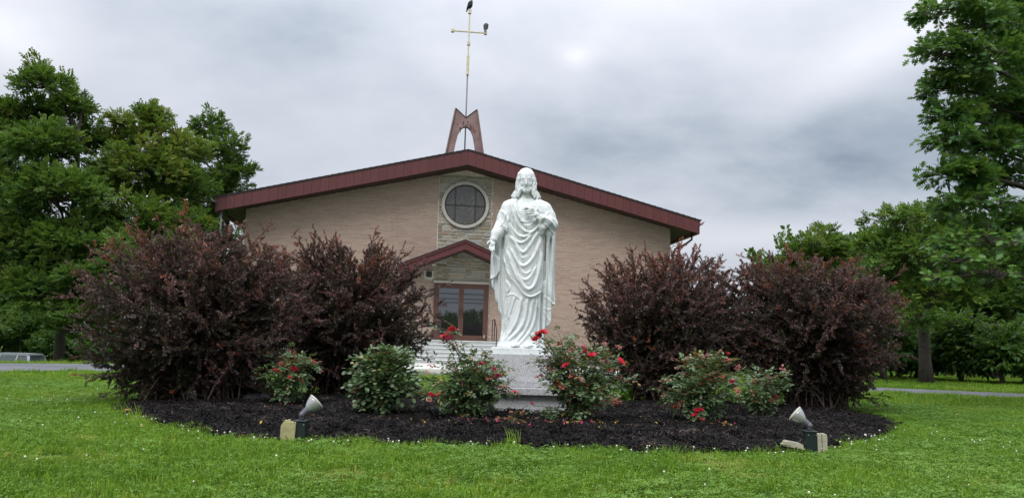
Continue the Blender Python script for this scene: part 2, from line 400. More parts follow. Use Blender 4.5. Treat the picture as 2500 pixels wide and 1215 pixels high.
def vnoise(x, y, s, seed=0):             # smooth 2-D value noise
    x = np.asarray(x) / s + 1000; y = np.asarray(y) / s + 1000
    xi = np.floor(x).astype(int); yi = np.floor(y).astype(int); fx = x - xi; fy = y - yi
    fx = fx * fx * (3 - 2 * fx); fy = fy * fy * (3 - 2 * fy)
    h = lambda a, b: np.modf(np.abs(np.sin(a * 127.1 + b * 311.7 + seed * 17.3) * 43758.5453))[0]
    return (h(xi, yi) * (1 - fx) + h(xi + 1, yi) * fx) * (1 - fy) + (h(xi, yi + 1) * (1 - fx) + h(xi + 1, yi + 1) * fx) * fy
def inside(poly, x, y):
    x = np.asarray(x); y = np.asarray(y); r = np.zeros(x.shape, bool); n = len(poly)
    for i in range(n):
        x1, y1 = poly[i]; x2, y2 = poly[(i + 1) % n]
        if y1 == y2: continue
        c = ((y1 > y) != (y2 > y)) & (x < (x2 - x1) * (y - y1) / (y2 - y1) + x1); r ^= c
    return r
def sstep(a, b, v):
    t = np.clip((np.asarray(v, float) - a) / (b - a), 0, 1); return t * t * (3 - 2 * t)
def chaikin(P, n=2, closed=True):
    for _ in range(n):
        Q = []; k = len(P)
        rngi = range(k) if closed else range(k - 1)
        if not closed: Q.append(P[0])
        for i in rngi:
            a, b = P[i], P[(i + 1) % k]
            Q.append(tuple(.75 * u + .25 * w for u, w in zip(a, b))); Q.append(tuple(.25 * u + .75 * w for u, w in zip(a, b)))
        if not closed: Q.append(P[-1])
        P = Q
    return P

# ------------------------------------------------------------------ ground
def gz(x, y):
    x = np.asarray(x, float); y = np.asarray(y, float)
    lot = -.22 * sstep(15.5, 21.5, y) * sstep(9.5, 6.5, np.abs(x))
    drop = -2.6 * sstep(15.6, 32, y - .35 * np.clip(x + 10, -8, 0)) * sstep(-8.0, -13, x)
    far = .0 * y
    bumps = .02 * (vnoise(x, y, 1.7, 3) - .5) * sstep(16, 12, y)
    return lot + drop + far + bumps
def grid_mesh(name, xs, ys, zf, mat):
    Xg, Yg = np.meshgrid(xs, ys); Zg = zf(Xg, Yg)
    V = np.stack([Xg, Yg, Zg], -1).reshape(-1, 3); nx, ny = len(xs), len(ys)
    i = np.arange(nx - 1); j = np.arange(ny - 1); I, J = np.meshgrid(i, j); a = (J * nx + I).ravel()
    return newmesh(name, V, np.stack([a, a + 1, a + nx + 1, a + nx], 1), mat, True)
xs = np.concatenate([[-600, -300, -150, -90, -60], np.arange(-45, 30.1, .5), [40, 60, 90, 150, 300, 600]])
ys = np.concatenate([[-200, -90, -50, -25, -12, -6, -3], np.arange(-1, 50.1, .5), [60, 75, 100, 150, 250, 500, 900]])
tag(mobj('lawn_ground', grid_mesh('lawn_ground', xs, ys, lambda x, y: gz(x, y) - .015, M['ground'])), kind='structure')

BED = chaikin([(-3.40, 6.80), (-2.9, 6.36), (-2.49, 5.84), (-1.92, 5.42), (-1.45, 5.27), (-.65, 5.28), (0.0, 5.34), (.74, 5.33), (1.42, 5.36), (2.1, 5.56), (2.63, 6.1),
               (3.3, 6.9), (3.85, 7.7), (4.15, 8.7), (4.1, 9.5), (3.2, 10.3), (1.64, 10.0), (0, 9.9), (-1.02, 9.75), (-2.25, 9.45), (-3.2, 9.0), (-3.75, 8.3), (-3.72, 7.5)], 2)
def edge_dist(x, y):
    x = np.asarray(x, float); y = np.asarray(y, float); d = np.full(x.shape, 1e9)
    for i in range(len(BED)):
        ax, ay = BED[i]; bx, by = BED[(i + 1) % len(BED)]
        vx, vy = bx - ax, by - ay; t = np.clip(((x - ax) * vx + (y - ay) * vy) / (vx * vx + vy * vy + 1e-12), 0, 1)
        d = np.minimum(d, np.hypot(x - ax - t * vx, y - ay - t * vy))
    return d
def bed_z(x, y):
    return .004 + .038 * sstep(0, .8, edge_dist(x, y)) + .03 * (vnoise(x, y, .35, 5) - .5) * sstep(0, .4, edge_dist(x, y))
bxs = np.arange(-4.6, 4.8, .09); bys = np.arange(5.0, 10.6, .09)
Xg, Yg = np.meshgrid(bxs, bys); ins = inside(BED, Xg, Yg)
nx = len(bxs); V = np.stack([Xg, Yg, np.where(ins, bed_z(Xg, Yg), -.03)], -1).reshape(-1, 3)
I, J = np.meshgrid(np.arange(nx - 1), np.arange(len(bys) - 1)); a = (J * nx + I).ravel(); fi = ins.ravel()
keep = fi[a] | fi[a + 1] | fi[a + nx] | fi[a + nx + 1]
tag(mobj('mulch_bed', newmesh('mulch_bed', V, np.stack([a, a + 1, a + nx + 1, a + nx], 1)[keep], M['mulch_base'], True)), kind='structure')

def resample(P, n):
    P = np.array(P, float); d = np.concatenate([[0], np.cumsum(np.hypot(*np.diff(P, axis=0).T))]); t = np.linspace(0, d[-1], n)
    return np.stack([np.interp(t, d, P[:, 0]), np.interp(t, d, P[:, 1])], 1)
NEAR = [(-26, 3.5), (-18, 7.2), (-14, 9.4), (-11, 11.1), (-8.2, 12.6), (-7.0, 13.3), (-4.5, 14.7), (-1.6, 15.6), (1.5, 15.9), (3.4, 15.6), (5.0, 14.9), (6.3, 14.1), (8.1, 13.5), (10, 12.9), (14, 11.9), (20, 10.3), (28, 8)]
FAR = [(-29, 5), (-20.5, 9.2), (-16, 12.0), (-13, 13.8), (-10, 15.35), (-8.6, 16.7), (-7.4, 18.6), (-6.4, 20.8), (-4.5, 22.2), (0, 22.4), (2.8, 22.3), (4.2, 20.2), (5.3, 17.9), (7.24, 16.2), (9.9, 15.15), (14, 14.0), (20, 12.4), (29, 10)]
NEAR_S = np.array(chaikin(NEAR, 2, False)); FAR_S = np.array(chaikin(FAR, 2, False))
na = resample(NEAR_S, 130); fa = resample(FAR_S, 130); K = 26
V = []; 
for k in range(K):
    t = k / (K - 1); p = na * (1 - t) + fa * t
    V.append(np.stack([p[:, 0], p[:, 1], gz(p[:, 0], p[:, 1]) + (.022 if 0 < k < K - 1 else -.01)], 1))
V = np.concatenate(V); I, J = np.meshgrid(np.arange(129), np.arange(K - 1)); a = (J * 130 + I).ravel()
tag(mobj('driveway', newmesh('driveway', V, np.stack([a, a + 1, a + 131, a + 130], 1), M['asphalt'], True)), kind='structure')
ROAD = [tuple(p) for p in NEAR_S] + [tuple(p) for p in FAR_S[::-1]]

# church frame: x along the front, y into the building, origin at the middle of the front wall
TH = math.radians(6.492); OX, OD = -1.957, 31.0
def cw(a, b, z): return (OX + a * math.cos(TH) - b * math.sin(TH), OD + a * math.sin(TH) + b * math.cos(TH), z)
def cl(x, y):    # world -> church frame
    dx, dy = x - OX, y - OD; return dx * math.cos(TH) + dy * math.sin(TH), -dx * math.sin(TH) + dy * math.cos(TH)

q = MB()
kb = [(-4.9, 22.15), (-2.5, 22.42), (0, 22.5), (2.8, 22.38), (3.9, 22.3), (6.2, 27), (6.8, 29.2), (-3, 29.2), (-7, 26)]
V = [(x, y, -.10) for x, y in kb] + [(x, y, -.45) for x, y in kb]; n = len(kb)
q.add(V, [tuple(range(n))] + [(i, i + n, (i + 1) % n + n, (i + 1) % n) for i in range(n)])
tag(q.build('pavement', M['concrete']), kind='structure')
PAVE = [(x, y) for x, y in kb]

# ------------------------------------------------------------------ church
church = thing('church', 'tan brick church with low red-brown gable roof, round window and tall cross', 'church', (OX, OD, 0), TH)
W = 8.639; SL = .2363
zs = lambda a: 7.695 - SL * abs(a)                    # soffit and wall top
zft = lambda a: 8.3286 - .2506 * abs(a)               # top of the fascia
zfb = lambda a: 7.7027 - .2451 * abs(a)
Z0 = -.35
# back-up walls
q = MB()
q.prism([(-W, Z0), (W, Z0), (W, zs(W)), (0, zs(0)), (-W, zs(W))], .02, .30)
q.box(-W, -W + .3, .30, 28, Z0, zs(W)); q.box(W - .3, W, .30, 28, Z0, zs(W)); q.box(-W + .3, W - .3, 27.7, 28, Z0, zs(W))
q.build('wall', M['mortar'], church, kind='stuff')
# roman bricks in courses, joints recessed; the nearest corner's as single parts, the rest joined
CH, BL = .0695, .405
def clip_top(a0, a1, z0, z1, f):
    t0, t1 = min(z1, f(a0)), min(z1, f(a1))
    if t0 <= z0 + .004 and t1 <= z0 + .004: return None
    return [(a0, z0), (a1, z0), (a1, max(t1, z0 + .003)), (a0, max(t0, z0 + .003))]
bricks = []; rb = random.Random(3)
PG = lambda a: 4.30 - .385 * abs(a)                    # under the porch roof
z = .635
row = 0
while z < 7.7:
    z0, z1 = z, z + CH - .017
    off = (row % 2) * BL * .5 + (row % 3) * .04
    for lo, hi in ((-W, -1.10), (1.10, W)):
        a = lo - off if lo < 0 else lo - (BL - off) 
        while a < hi:
            a0, a1 = max(a, lo) + .0055, min(a + BL, hi) - .0055
            if a1 - a0 > .03 and not (abs((a0 + a1) / 2) < 1.1):
                p = clip_top(a0, a1, z0, z1, lambda u: zs(u) - .004)
                if p: bricks.append(p)
            a += BL
    z += CH; row += 1
for a_lo, a_hi in ((-1.72, -1.10),): pass
big = sorted(range(len(bricks)), key=lambda i: bricks[i][0][0] if (bricks[i][0][1] > 3.05) else 99)[:300]
bigset = set(big)
allb = MB(); bcache = {}
for i, p in enumerate(bricks):
    dep = .004 - rb.random() * .004
    if i in bigset:
        x0, zz0 = p[0]; w = p[1][0] - x0
        key = tuple(round(u, 3) for c in p for u in (c[0] - x0, c[1] - zz0)) 
        if key not in bcache:
            b = MB(); b.prism([(c[0] - x0, c[1] - zz0) for c in p], -.006, .019); bcache[key] = b.mesh('brick', M['brick'])
        mobj('brick', bcache[key], church, loc=(x0, dep + .004, zz0))
    else: allb.prism(p, dep - .002, .019)
allb.build('brickwork', M['brick'], church, kind='stuff')
boxpart('grey_mortar_bed', M['mortar_grey'], church, -1.10, 1.10, .004, .0195, .75, 7.43)
# ledge stones: window column, porch gable, base courses
rs = random.Random(11); Rr = .905
smats = M['stone']
def stone(poly, dep):
    x0 = sum(c[0] for c in poly) / 4; z0 = sum(c[1] for c in poly) / 4
    b = MB(); P = [(c[0] - x0, c[1] - z0) for c in poly]; k = .012
    j = [(rs.uniform(-.006, .006), rs.uniform(-.006, .006)) for _ in P]
    back = [(p[0], .03, p[1]) for p in P]; mid = [(p[0] + j[i][0] * .5, -dep + .012, p[1] + j[i][1] * .5) for i, p in enumerate(P)]
    fr = [(p[0] * (1 - k * 1.2 / max(.03, abs(p[0]))) + j[i][0], -dep + rs.uniform(-.006, .004), p[1] * (1 - k * .7 / max(.03, abs(p[1]))) + j[i][1]) for i, p in enumerate(P)]
    b.add(back + mid + fr, [(8, 9, 10, 11)] + [(i, (i + 1) % 4, 4 + (i + 1) % 4, 4 + i) for i in range(4)] + [(4 + i, 4 + (i + 1) % 4, 8 + (i + 1) % 4, 8 + i) for i in range(4)])
    b.build('stone', smats, church, loc=(x0, 0, z0))
def stonework(lo, hi, zlo, zhi, top, circle=None, ch=(.085, .17), ln=(.20, .62), gap=.022):
    z = zlo
    while z < zhi - .03:
        h = min(rs.uniform(*ch), zhi - z); a = lo - rs.uniform(0, .2)
        while a < hi - .02:
            w = rs.uniform(*ln); b0, b1 = max(a, lo), min(a + w, hi)
            if hi - b1 < .1: b1 = hi
            a = b1
            if b1 - b0 < .05: continue
            split = rs.random() < .22 and h > .13
            for (u0, u1) in (((z, z + h * .5), (z + h * .5, z + h)) if split else ((z, z + h),)):
                p = clip_top(b0 + gap / 2, b1 - gap / 2, u0 + gap / 2, u1 - gap / 2, top)
                if not p: continue
                if circle:
                    cz, R = circle
                    def ex(zv): d = R * R - (zv - cz) ** 2; return math.sqrt(d) if d > 0 else 0
                    out = []
                    m_ = (p[0][0] + p[1][0]) / 2
                    if max(ex(p[0][1]), ex(p[2][1])) > 0 or abs((p[0][1] + p[2][1]) / 2 - cz) < R:
                        e0, e1 = ex(p[0][1]), ex(p[2][1])
                        for sg in (-1, 1):
                            if sg < 0: qd = [p[0], (min(p[1][0], -e0), p[1][1]), (min(p[2][0], -e1), p[2][1]), p[3]]
                            else: qd = [(max(p[0][0], e0), p[0][1]), p[1], p[2], (max(p[3][0], e1), p[3][1])]
                            if qd[1][0] - qd[0][0] > .02 and qd[2][0] - qd[3][0] > .02: out.append(qd)
                        if e0 == 0 and e1 == 0: out = [p]
                        if len(out) == 2 and not (e0 or e1): out = out[:1]
                    else: out = [p]
                    for qd in out: stone(qd, rs.uniform(.012, .045))
                else: stone(p, rs.uniform(.012, .045))
        z += h
stonework(-1.08, 1.08, 3.13, 7.42, lambda a: min(zs(a) - .01, 99), circle=(6.23, Rr))
# base stone courses beside the steps, under a limestone water table
for lo, hi in ((2.75, 6.6),): stonework(lo, hi, -.10, .565, lambda a: 99, ch=(.08, .14), ln=(.25, .6))
for lo, hi in ((-W, -1.2), (1.2, W)):
    boxpart('water_table', M['limestone'], church, lo, hi, -.085, .018, .57, .632, bev=.008)
q = MB(); q.box(-W, -1.2, -.02, .02, Z0, .57); q.box(6.6, W, -.02, .02, Z0, .57); q.box(1.2, 2.75, -.02, .02, Z0, .57)
q.build('base_render', M['mortar_grey'], church, kind='stuff')
# fascia panels
RO = .953
cache = {}
for sd_ in (-1, 1):
    e = 0.0; k = 0; EW = 9.50
    npan = 30; pw = EW / npan
    for k in range(npan):
        a0, a1 = k * pw + .004, (k + 1) * pw - .004
        dz0 = 0
        P = [(sd_ * a0, zfb(a0)), (sd_ * a1, zfb(a1)), (sd_ * a1, zft(a1) - .055), (sd_ * a0, zft(a0) - .055)]
        x0, z0 = P[0]
        b = MB(); b.prism([(c[0] - x0, c[1] - z0) for c in P], -.006 - rs.random() * .003, .02)
        b.build('fascia_panel', M['fascia'], church, loc=(x0, -RO, z0))
    b = MB(); b.prism([(0, zfb(0) + .01), (sd_ * EW, zfb(EW) + .01), (sd_ * EW, zft(EW) - .06), (0, zft(0) - .06)], -RO + .021, -RO + .06); b.build('fascia_backing', M['trim_dark'], church)
    b = MB(); b.prism([(0, zft(0) - .058), (sd_ * 9.60, zft(9.6) - .058), (sd_ * 9.60, zft(9.6) - .012), (0, zft(0) - .012)], -RO - .03, -RO + .06); b.build('drip_edge', M['trim_dark'], church)
    # eave return of the fascia and gutter
    boxpart('fascia_return', M['fascia'], church, *sorted((sd_ * 9.502, sd_ * 9.58)), -RO - .004, -RO + .05, zft(9.58) - .26, zft(9.58) - .055)
    b = MB(); gx = sd_ * 9.60; gzv = zft(9.6) - .20
    b.prism([(gx - sd_ * .02, gzv), (gx + sd_ * .10, gzv + .02), (gx + sd_ * .19, gzv + .15), (gx + sd_ * .17, gzv + .15), (gx + sd_ * .09, gzv + .035), (gx - sd_ * .02, gzv + .02)], -RO + .03, 28.6)
    b.build('gutter', M['gutter'] if sd_ < 0 else M['gutter_red'], church)
    b = MB(); b.prism([(sd_ * 9.47, zfb(9.47)), (sd_ * 9.58, zfb(9.58)), (sd_ * 9.58, zft(9.58) - .07), (sd_ * 9.47, zft(9.47) - .07)], -RO + .06, 28.5); b.build('eave_fascia', M['fascia'], church)
    # soffit sheet
    b = MB(); b.prism([(0, zs(0) + .012), (sd_ * 9.47, zs(9.47) + .012), (sd_ * 9.47, zs(9.47) + .03), (0, zs(0) + .03)], -RO + .06, 28.5); b.build('soffit', M['soffit'], church)
    # roof slab in shingle courses
    b = MB(); nc = 40
    for k in range(nc):
        a0 = 9.62 * k / nc; a1 = 9.62 * (k + 1) / nc + .02
        b.prism([(sd_ * a0, zft(a0) - .02), (sd_ * a1, zft(a1) - .012), (sd_ * a1, zft(a1) + .016), (sd_ * a0, zft(a0) + .002)], -RO - .045, 28.6)
    b.build('roof_slope', M['shingle'], church, kind='stuff')
# downspouts
b = MB(); b.tube([(9.35, -RO + .35, zfb(9.35) - .01), (9.35, -RO + .35, zfb(9.35) - .25), (9.15, -RO + .42, zfb(9.35) - .42), (8.80, -.12, zfb(9.35) - .62), (8.72, -.06, zfb(9.35) - .9), (8.72, -.06, 0)], .045, 8)
b.build('downspout', M['black_rail'], church, True)
b = MB(); b.tube([(-9.38, -RO + .25, zfb(9.38)), (-9.38, -RO + .25, zfb(9.38) - .9), (-9.3, -.4, zfb(9.38) - 1.05), (-8.75, -.05, zfb(9.38) - 1.4), (-8.75, -.05, 0)], .04, 8)
b.build('downspout', M['gutter'], church, True)

# round window
win = mobj('round_window', None, church, loc=(0, 0, 6.23)); win.empty_display_size = .1
def ring(name, mat, r0, r1, y0, y1, parent, a_lo=0, a_hi=2 * PI, n=64, bev=.012):
    prof = [(r0, y1), (r0, y0 + bev), (r0 + bev, y0), (r1 - bev, y0), (r1, y0 + bev), (r1, y1)]
    V = []; F = []; full = a_hi - a_lo > 6.28; k = len(prof); cnt = n if full else n + 1
    for i in range(cnt):
        an = a_lo + (a_hi - a_lo) * i / n
        for r, y in prof: V.append((r * math.cos(an), y, r * math.sin(an)))
    for i in range(n):
        j = (i + 1) % cnt
        for u in range(k - 1): F.append((i * k + u, j * k + u, j * k + u + 1, i * k + u + 1))
    if not full: F += [tuple(range(k)), tuple((cnt - 1) * k + u for u in range(k - 1, -1, -1))]
    return mobj(name, newmesh(name, V, F, mat), parent)
for k in range(4): ring('stone_surround', M['limestone'], .838, .968, -.12, .01, win, PI / 4 * 0 + k * PI / 2 + .55, (k + 1) * PI / 2 + .55 - .008, 20)
ring('frame', M['black_rail'], .795, .845, -.055, .01, win, bev=.006)
def seg_pane(x0, x1, z0, z1, R=.80):       # a pane: the part of the disc within a rectangle
    pts = [(R * math.cos(2 * PI * i / 96), R * math.sin(2 * PI * i / 96)) for i in range(96)]
    def clip(P, ax, v, keep_less):
        out = []
        for i in range(len(P)):
            p, r = P[i], P[(i + 1) % len(P)]; pi_, ri = (p[ax] <= v) == keep_less, (r[ax] <= v) == keep_less
            if pi_: out.append(p)
            if pi_ != ri:
                t = (v - p[ax]) / (r[ax] - p[ax]); out.append((p[0] + t * (r[0] - p[0]), p[1] + t * (r[1] - p[1])))
        return out
    for ax, v, kl in ((0, x0, False), (0, x1, True), (1, z0, False), (1, z1, True)): pts = clip(pts, ax, v, kl)
    return pts
mx_ = .41
for (x0, x1) in ((-.9, -mx_), (-mx_, mx_), (mx_, .9)):
    for (z0, z1) in ((-.9, -.02), (-.02, .9)):
        b = MB(); b.prism(seg_pane(x0 + .012, x1 - .012, z0 + .012, z1 - .012), -.02, .0); b.build('pane', M['leaded'], win)
for xx in (-mx_, mx_): boxpart('muntin', M['black_rail'], win, xx - .016, xx + .016, -.045, .0, -.685, .685)
for (x0, x1) in ((-.80, -mx_ - .016), (-mx_ + .016, mx_ - .016), (mx_ + .016, .80)): boxpart('muntin', M['black_rail'], win, x0, x1, -.044, 0.0, -.036, -.004)
b = MB(); rl = random.Random(5)           # leading: border ring with spokes, loose curved work in the middle
def lead(P): b.tube([(p[0], -.021, p[1]) for p in P], .0055, 4)
lead([(.60 * math.cos(t_), .60 * math.sin(t_)) for t_ in np.linspace(0, 2 * PI, 50)])
for k in range(40):
    t_ = 2 * PI * k / 40
    if abs(math.sin(t_)) > .93 and math.sin(t_) > 0: continue
    lead([(.61 * math.cos(t_), .61 * math.sin(t_)), (.785 * math.cos(t_), .785 * math.sin(t_))])
for k in range(46):
    cx, cz = rl.uniform(-.42, .42), rl.uniform(-.5, .5)
    r0 = rl.uniform(.05, .17); a0 = rl.uniform(0, 6.28); sp_a = rl.uniform(1.2, 3.2)
    P = [(cx + r0 * math.cos(a0 + sp_a * u) * 1.0, cz + 1.4 * r0 * math.sin(a0 + sp_a * u)) for u in np.linspace(0, 1, 7)]
    if all(math.hypot(*p) < .59 for p in P): lead(P)
b.build('leading', M['lead'], win, kind='stuff')

# porch: small gable roof on the wall over the doors
PF = 1.2; PW = 2.52
pt = lambda a: 4.66 - .415 * abs(a); pb = lambda a: 4.285 - .40 * abs(a)
porch = mobj('porch_roof', None, church); porch.empty_display_size = .1
for sd_ in (-1, 1):
    b = MB(); b.prism([(0, pb(0)), (sd_ * PW, pb(PW)), (sd_ * PW, pt(PW) - .11), (0, pt(0) - .11)], -PF, -PF + .05); b.build('fascia_board', M['fascia'], porch)
    b = MB(); b.prism([(0, pt(0) - .105), (sd_ * (PW + .03), pt(PW + .03) - .105), (sd_ * (PW + .03), pt(PW + .03) - .02), (0, pt(0) - .02)], -PF - .05, -PF + .05); b.build('crown_board', M['fascia'], porch)
    b = MB(); b.prism([(0, pt(0) - .018), (sd_ * (PW + .08), pt(PW + .08) - .018), (sd_ * (PW + .08), pt(PW + .08) + .01), (0, pt(0) + .012)], -PF - .075, -.012); b.build('roof_slope', M['shingle'], porch)
    b = MB(); b.prism([(0, pb(0) + .012), (sd_ * (PW - .01), pb(PW) + .012), (sd_ * (PW - .01), pb(PW) + .05), (0, pb(0) + .05)], -PF + .052, -.05); b.build('soffit', M['soffit'], porch)
b = MB(); b.box(-1.26, -1.10, -.62, -.54, 3.66, 3.69); b.build('soffit_lamp', M['lamp_white'], porch, rot=(0, 0, 0))
boxpart('lintel', M['limestone'], church, -1.17, 1.09, -.09, .02, 3.02, 3.125, bev=.008)
# doors
fr = MB(); 
fr.box(-1.12, -1.02, -.075, .02, .752, 3.012); fr.box(.97, 1.07, -.075, .02, .752, 3.012); fr.box(-1.02, .97, -.075, .02, 2.92, 3.012)
fr.build('door_frame', M['bronze'], church, kind='stuff')
for k, (x0, x1) in enumerate(((-1.015, -.03), (-.02, .965))):
    d = mobj('door', None, church, loc=(x0, -.05, .765)); w = x1 - x0; h = 2.15; d.empty_display_size = .1
    boxpart('stile', M['bronze'], d, 0, .095, -.025, .025, 0, h); boxpart('stile', M['bronze'], d, w - .095, w, -.025, .025, 0, h)
    boxpart('rail', M['bronze'], d, .095, w - .095, -.0245, .0245, 0, .20); boxpart('rail', M['bronze'], d, .095, w - .095, -.0245, .0245, h - .10, h)
    boxpart('pane', M['glass'], d, .095, w - .095, -.006, .006, .20, h - .10)
    b = MB(); hx = w - .05 if k == 0 else .05
    b.tube([(hx, -.025, .92), (hx, -.075, .93), (hx, -.085, 1.0), (hx, -.085, 1.18), (hx, -.075, 1.25), (hx, -.025, 1.26)], .012, 6); b.build('handle', M['black_rail'], d)
boxpart('door_sticker', M['lamp_white'], church, .925, .945, -.0775, -.0755, .88, 1.0)
# wall loudspeaker box
wl = mobj('wall_lamp_box', None, church); wl.empty_display_size = .1
boxpart('plate', M['mortar_grey'], wl, -1.56, -1.17, -.035, .004, 3.16, 3.50); boxpart('housing', M['black_rail'], wl, -1.46, -1.24, -.14, -.035, 3.24, 3.45, bev=.01)

# steeple on the ridge: two leaning legs joined by an arch, thin pole, cross
SB = 3.6
stp = mobj('steeple', None, church, loc=(.06, SB, 0)); stp.empty_display_size = .1
zt0 = 11.32; 
def P3(px, py): return None
# outline of one leg in (x, z): outer edge, top, inner notch, arch
zb_ = 8.1
for sd_ in (-1, 1):
    outer = [(sd_ * 1.02, zb_), (sd_ * .47, zt0)]
    inner = [(0, zt0 - .40), (0, zt0 - .80)] + [(sd_ * x, z) for x, z in ((.12, zt0 - .84), (.24, zt0 - .96), (.34, zt0 - 1.18), (.42, zt0 - 1.55), (.50, zt0 - 2.05), (.60, zt0 - 2.7), (.66, zb_))]
    b = MB(); b.prism(outer + inner, -.13, .13); b.build('leg', M['steel_leg'], stp)
    b = MB()   # turned-out flange along the outer edge, lit from the side
    b.prism([(sd_ * 1.022, zb_), (sd_ * .472, zt0 + .01), (sd_ * .53, zt0 + .01), (sd_ * 1.085, zb_)], -.19, .19); b.build('flange', M['steel_leg'], stp)
    b = MB(); b.prism([(sd_ * .475, zt0 + .012), (0, zt0 - .398), (0, zt0 - .37), (sd_ * .475, zt0 + .04)], -.16, .16); b.build('cap', M['trim_dark'], stp)
b = MB(); rr = random.Random(2)
for k in range(14):
    x0 = rr.uniform(-.42, .42); z0 = zt0 - .45 - abs(x0) * .6 - rr.random() * .3; h = rr.uniform(.12, .35)
    b.prism([(x0, z0), (x0 + rr.uniform(.03, .07), z0), (x0 + rr.uniform(.0, .04), z0 - h)], -.1335, -.131)
b.build('rust_streaks', M['rust'], stp, kind='stuff')
b = MB(); b.tube([(.0, 0, 8.2), (.0, 0, 13.35)], .032, 10); b.build('pole', M['pole'], stp, True)
crs = [(-.022, 12.85, .022, 14.1)]
tilt = -.018
def tl(x, z): return x - (z - 12.8) * tilt * 0
boxpart('sleeve', M['gold'], stp, -.062, .062, -.062, .062, 13.0, 13.92, bev=.008)
boxpart('cross_shaft', M['gold'], stp, -.030, .030, -.030, .030, 13.92, 15.98, bev=.006)
boxpart('cross_collar', M['gold'], stp, -.07, .07, -.07, .07, 14.44, 14.62, bev=.01)
boxpart('cross_arm', M['gold'], stp, -.72, .72, -.0305, .0305, 15.07, 15.125, bev=.006)
for cx in (-.77, .77): boxpart('arm_cap', M['gold'], stp, cx - .07, cx + .07, -.07, .07, 15.02, 15.18, bev=.01)
boxpart('top_cap', M['gold'], stp, -.07, .07, -.07, .07, 15.98, 16.18, bev=.01)

# ------------------------------------------------------------------ steps and rails
st_ = thing('stone_steps', 'wide pale concrete steps with light nosings climbing to the brown glass doors', 'steps', cw(0, 0, 0), TH)
top = .748; nr = 6; rise = (top + .10) / nr; SW0, SW1 = -2.6, 2.75
for k in range(nr):
    zt = top - k * rise; y1 = -1.25 - .30 * k
    boxpart('step', M['step'], st_, SW0, SW1, y1, -.088 if k == 0 else y1 + .30, zt - rise if k else zt - rise, zt - .03)
    boxpart('nosing', M['nosing'], st_, SW0 - .01, SW1 + .01, y1 - .02, y1 + .298 if k else -.088, zt - .028, zt)
for nm, x0, lab in (('handrail', 1.24, 'black iron handrail on the steps just beside the statue\'s robe'), ('handrail', -1.55, 'black iron handrail on the steps behind the berberis by the left door')):
    h = thing(nm, lab, 'handrail', cw(x0, -1.2, top), TH, 'iron handrails on the church steps')
    for yy, hh in ((.0, .82), (-.9, .82)):
        b = MB(); zz_ = 0 if yy == 0 else -3 * rise
        b.tube([(0, yy, zz_), (0, yy, zz_ + hh)], .018, 6); b.build('post', M['black_rail'], h)
    b = MB(); b.tube([(.0, .9, .85), (0, .0, .85), (0, -.95, .85 - 3.1 * rise), (0, -1.05, .78 - 3.1 * rise)], .02, 6); b.build('rail', M['black_rail'], h)
    b = MB(); b.tube([(.0, .9, 0), (0, .9, .85)], .018, 6); b.build('post', M['black_rail'], h)

# ------------------------------------------------------------------ statue (one continuous carved body from a distance field)
def surface_nets(vol, org, h):
    vol = vol.astype(np.float32); s = vol < 0; nx_, ny_, nz_ = vol.shape
    c = np.zeros((nx_ - 1, ny_ - 1, nz_ - 1), np.int8)
    for i in (0, 1):
        for j in (0, 1):
            for k in (0, 1): c += s[i:nx_ - 1 + i, j:ny_ - 1 + j, k:nz_ - 1 + k]
    act = (c > 0) & (c < 8); idx = np.argwhere(act); ids = -np.ones(act.shape, np.int32); ids[act] = np.arange(len(idx))
    acc = np.zeros((len(idx), 3)); cnt = np.zeros(len(idx)); I, J, K_ = idx.T
    cor = [(i, j, k) for i in (0, 1) for j in (0, 1) for k in (0, 1)]
    for a in cor:
        for ax in range(3):
            if a[ax]: continue
            b = list(a); b[ax] = 1
            va = vol[I + a[0], J + a[1], K_ + a[2]]; vb = vol[I + b[0], J + b[1], K_ + b[2]]
            m_ = (va < 0) != (vb < 0); t_ = np.where(m_, va / np.where(m_, va - vb, 1), 0)
            p = np.zeros((len(idx), 3)); p[:] = a; p[:, ax] += t_
            acc[m_] += p[m_]; cnt[m_] += 1
    V = (idx + acc / cnt[:, None]) * h + org
    Fq = []
    for ax in range(3):
        o1, o2 = [(1, 2), (2, 0), (0, 1)][ax]
        sl0 = [slice(None)] * 3; sl1 = [slice(None)] * 3; sl0[ax] = slice(0, -1); sl1[ax] = slice(1, None)
        for o in (o1, o2): sl0[o] = slice(1, -1); sl1[o] = slice(1, -1)
        A, B = s[tuple(sl0)], s[tuple(sl1)]
        for (mask, flip) in ((A & ~B, False), (~A & B, True)):
            e_ = np.argwhere(mask)
            if not len(e_): continue
            e_[:, o1] += 1; e_[:, o2] += 1
            q_ = []
            for (d1, d2) in ((-1, -1), (0, -1), (0, 0), (-1, 0)):
                t_ = e_.copy(); t_[:, o1] += d1; t_[:, o2] += d2; q_.append(ids[t_[:, 0], t_[:, 1], t_[:, 2]])
            q_ = np.stack(q_, 1); Fq.append(q_[:, ::-1] if flip else q_)
    return V, np.concatenate(Fq)

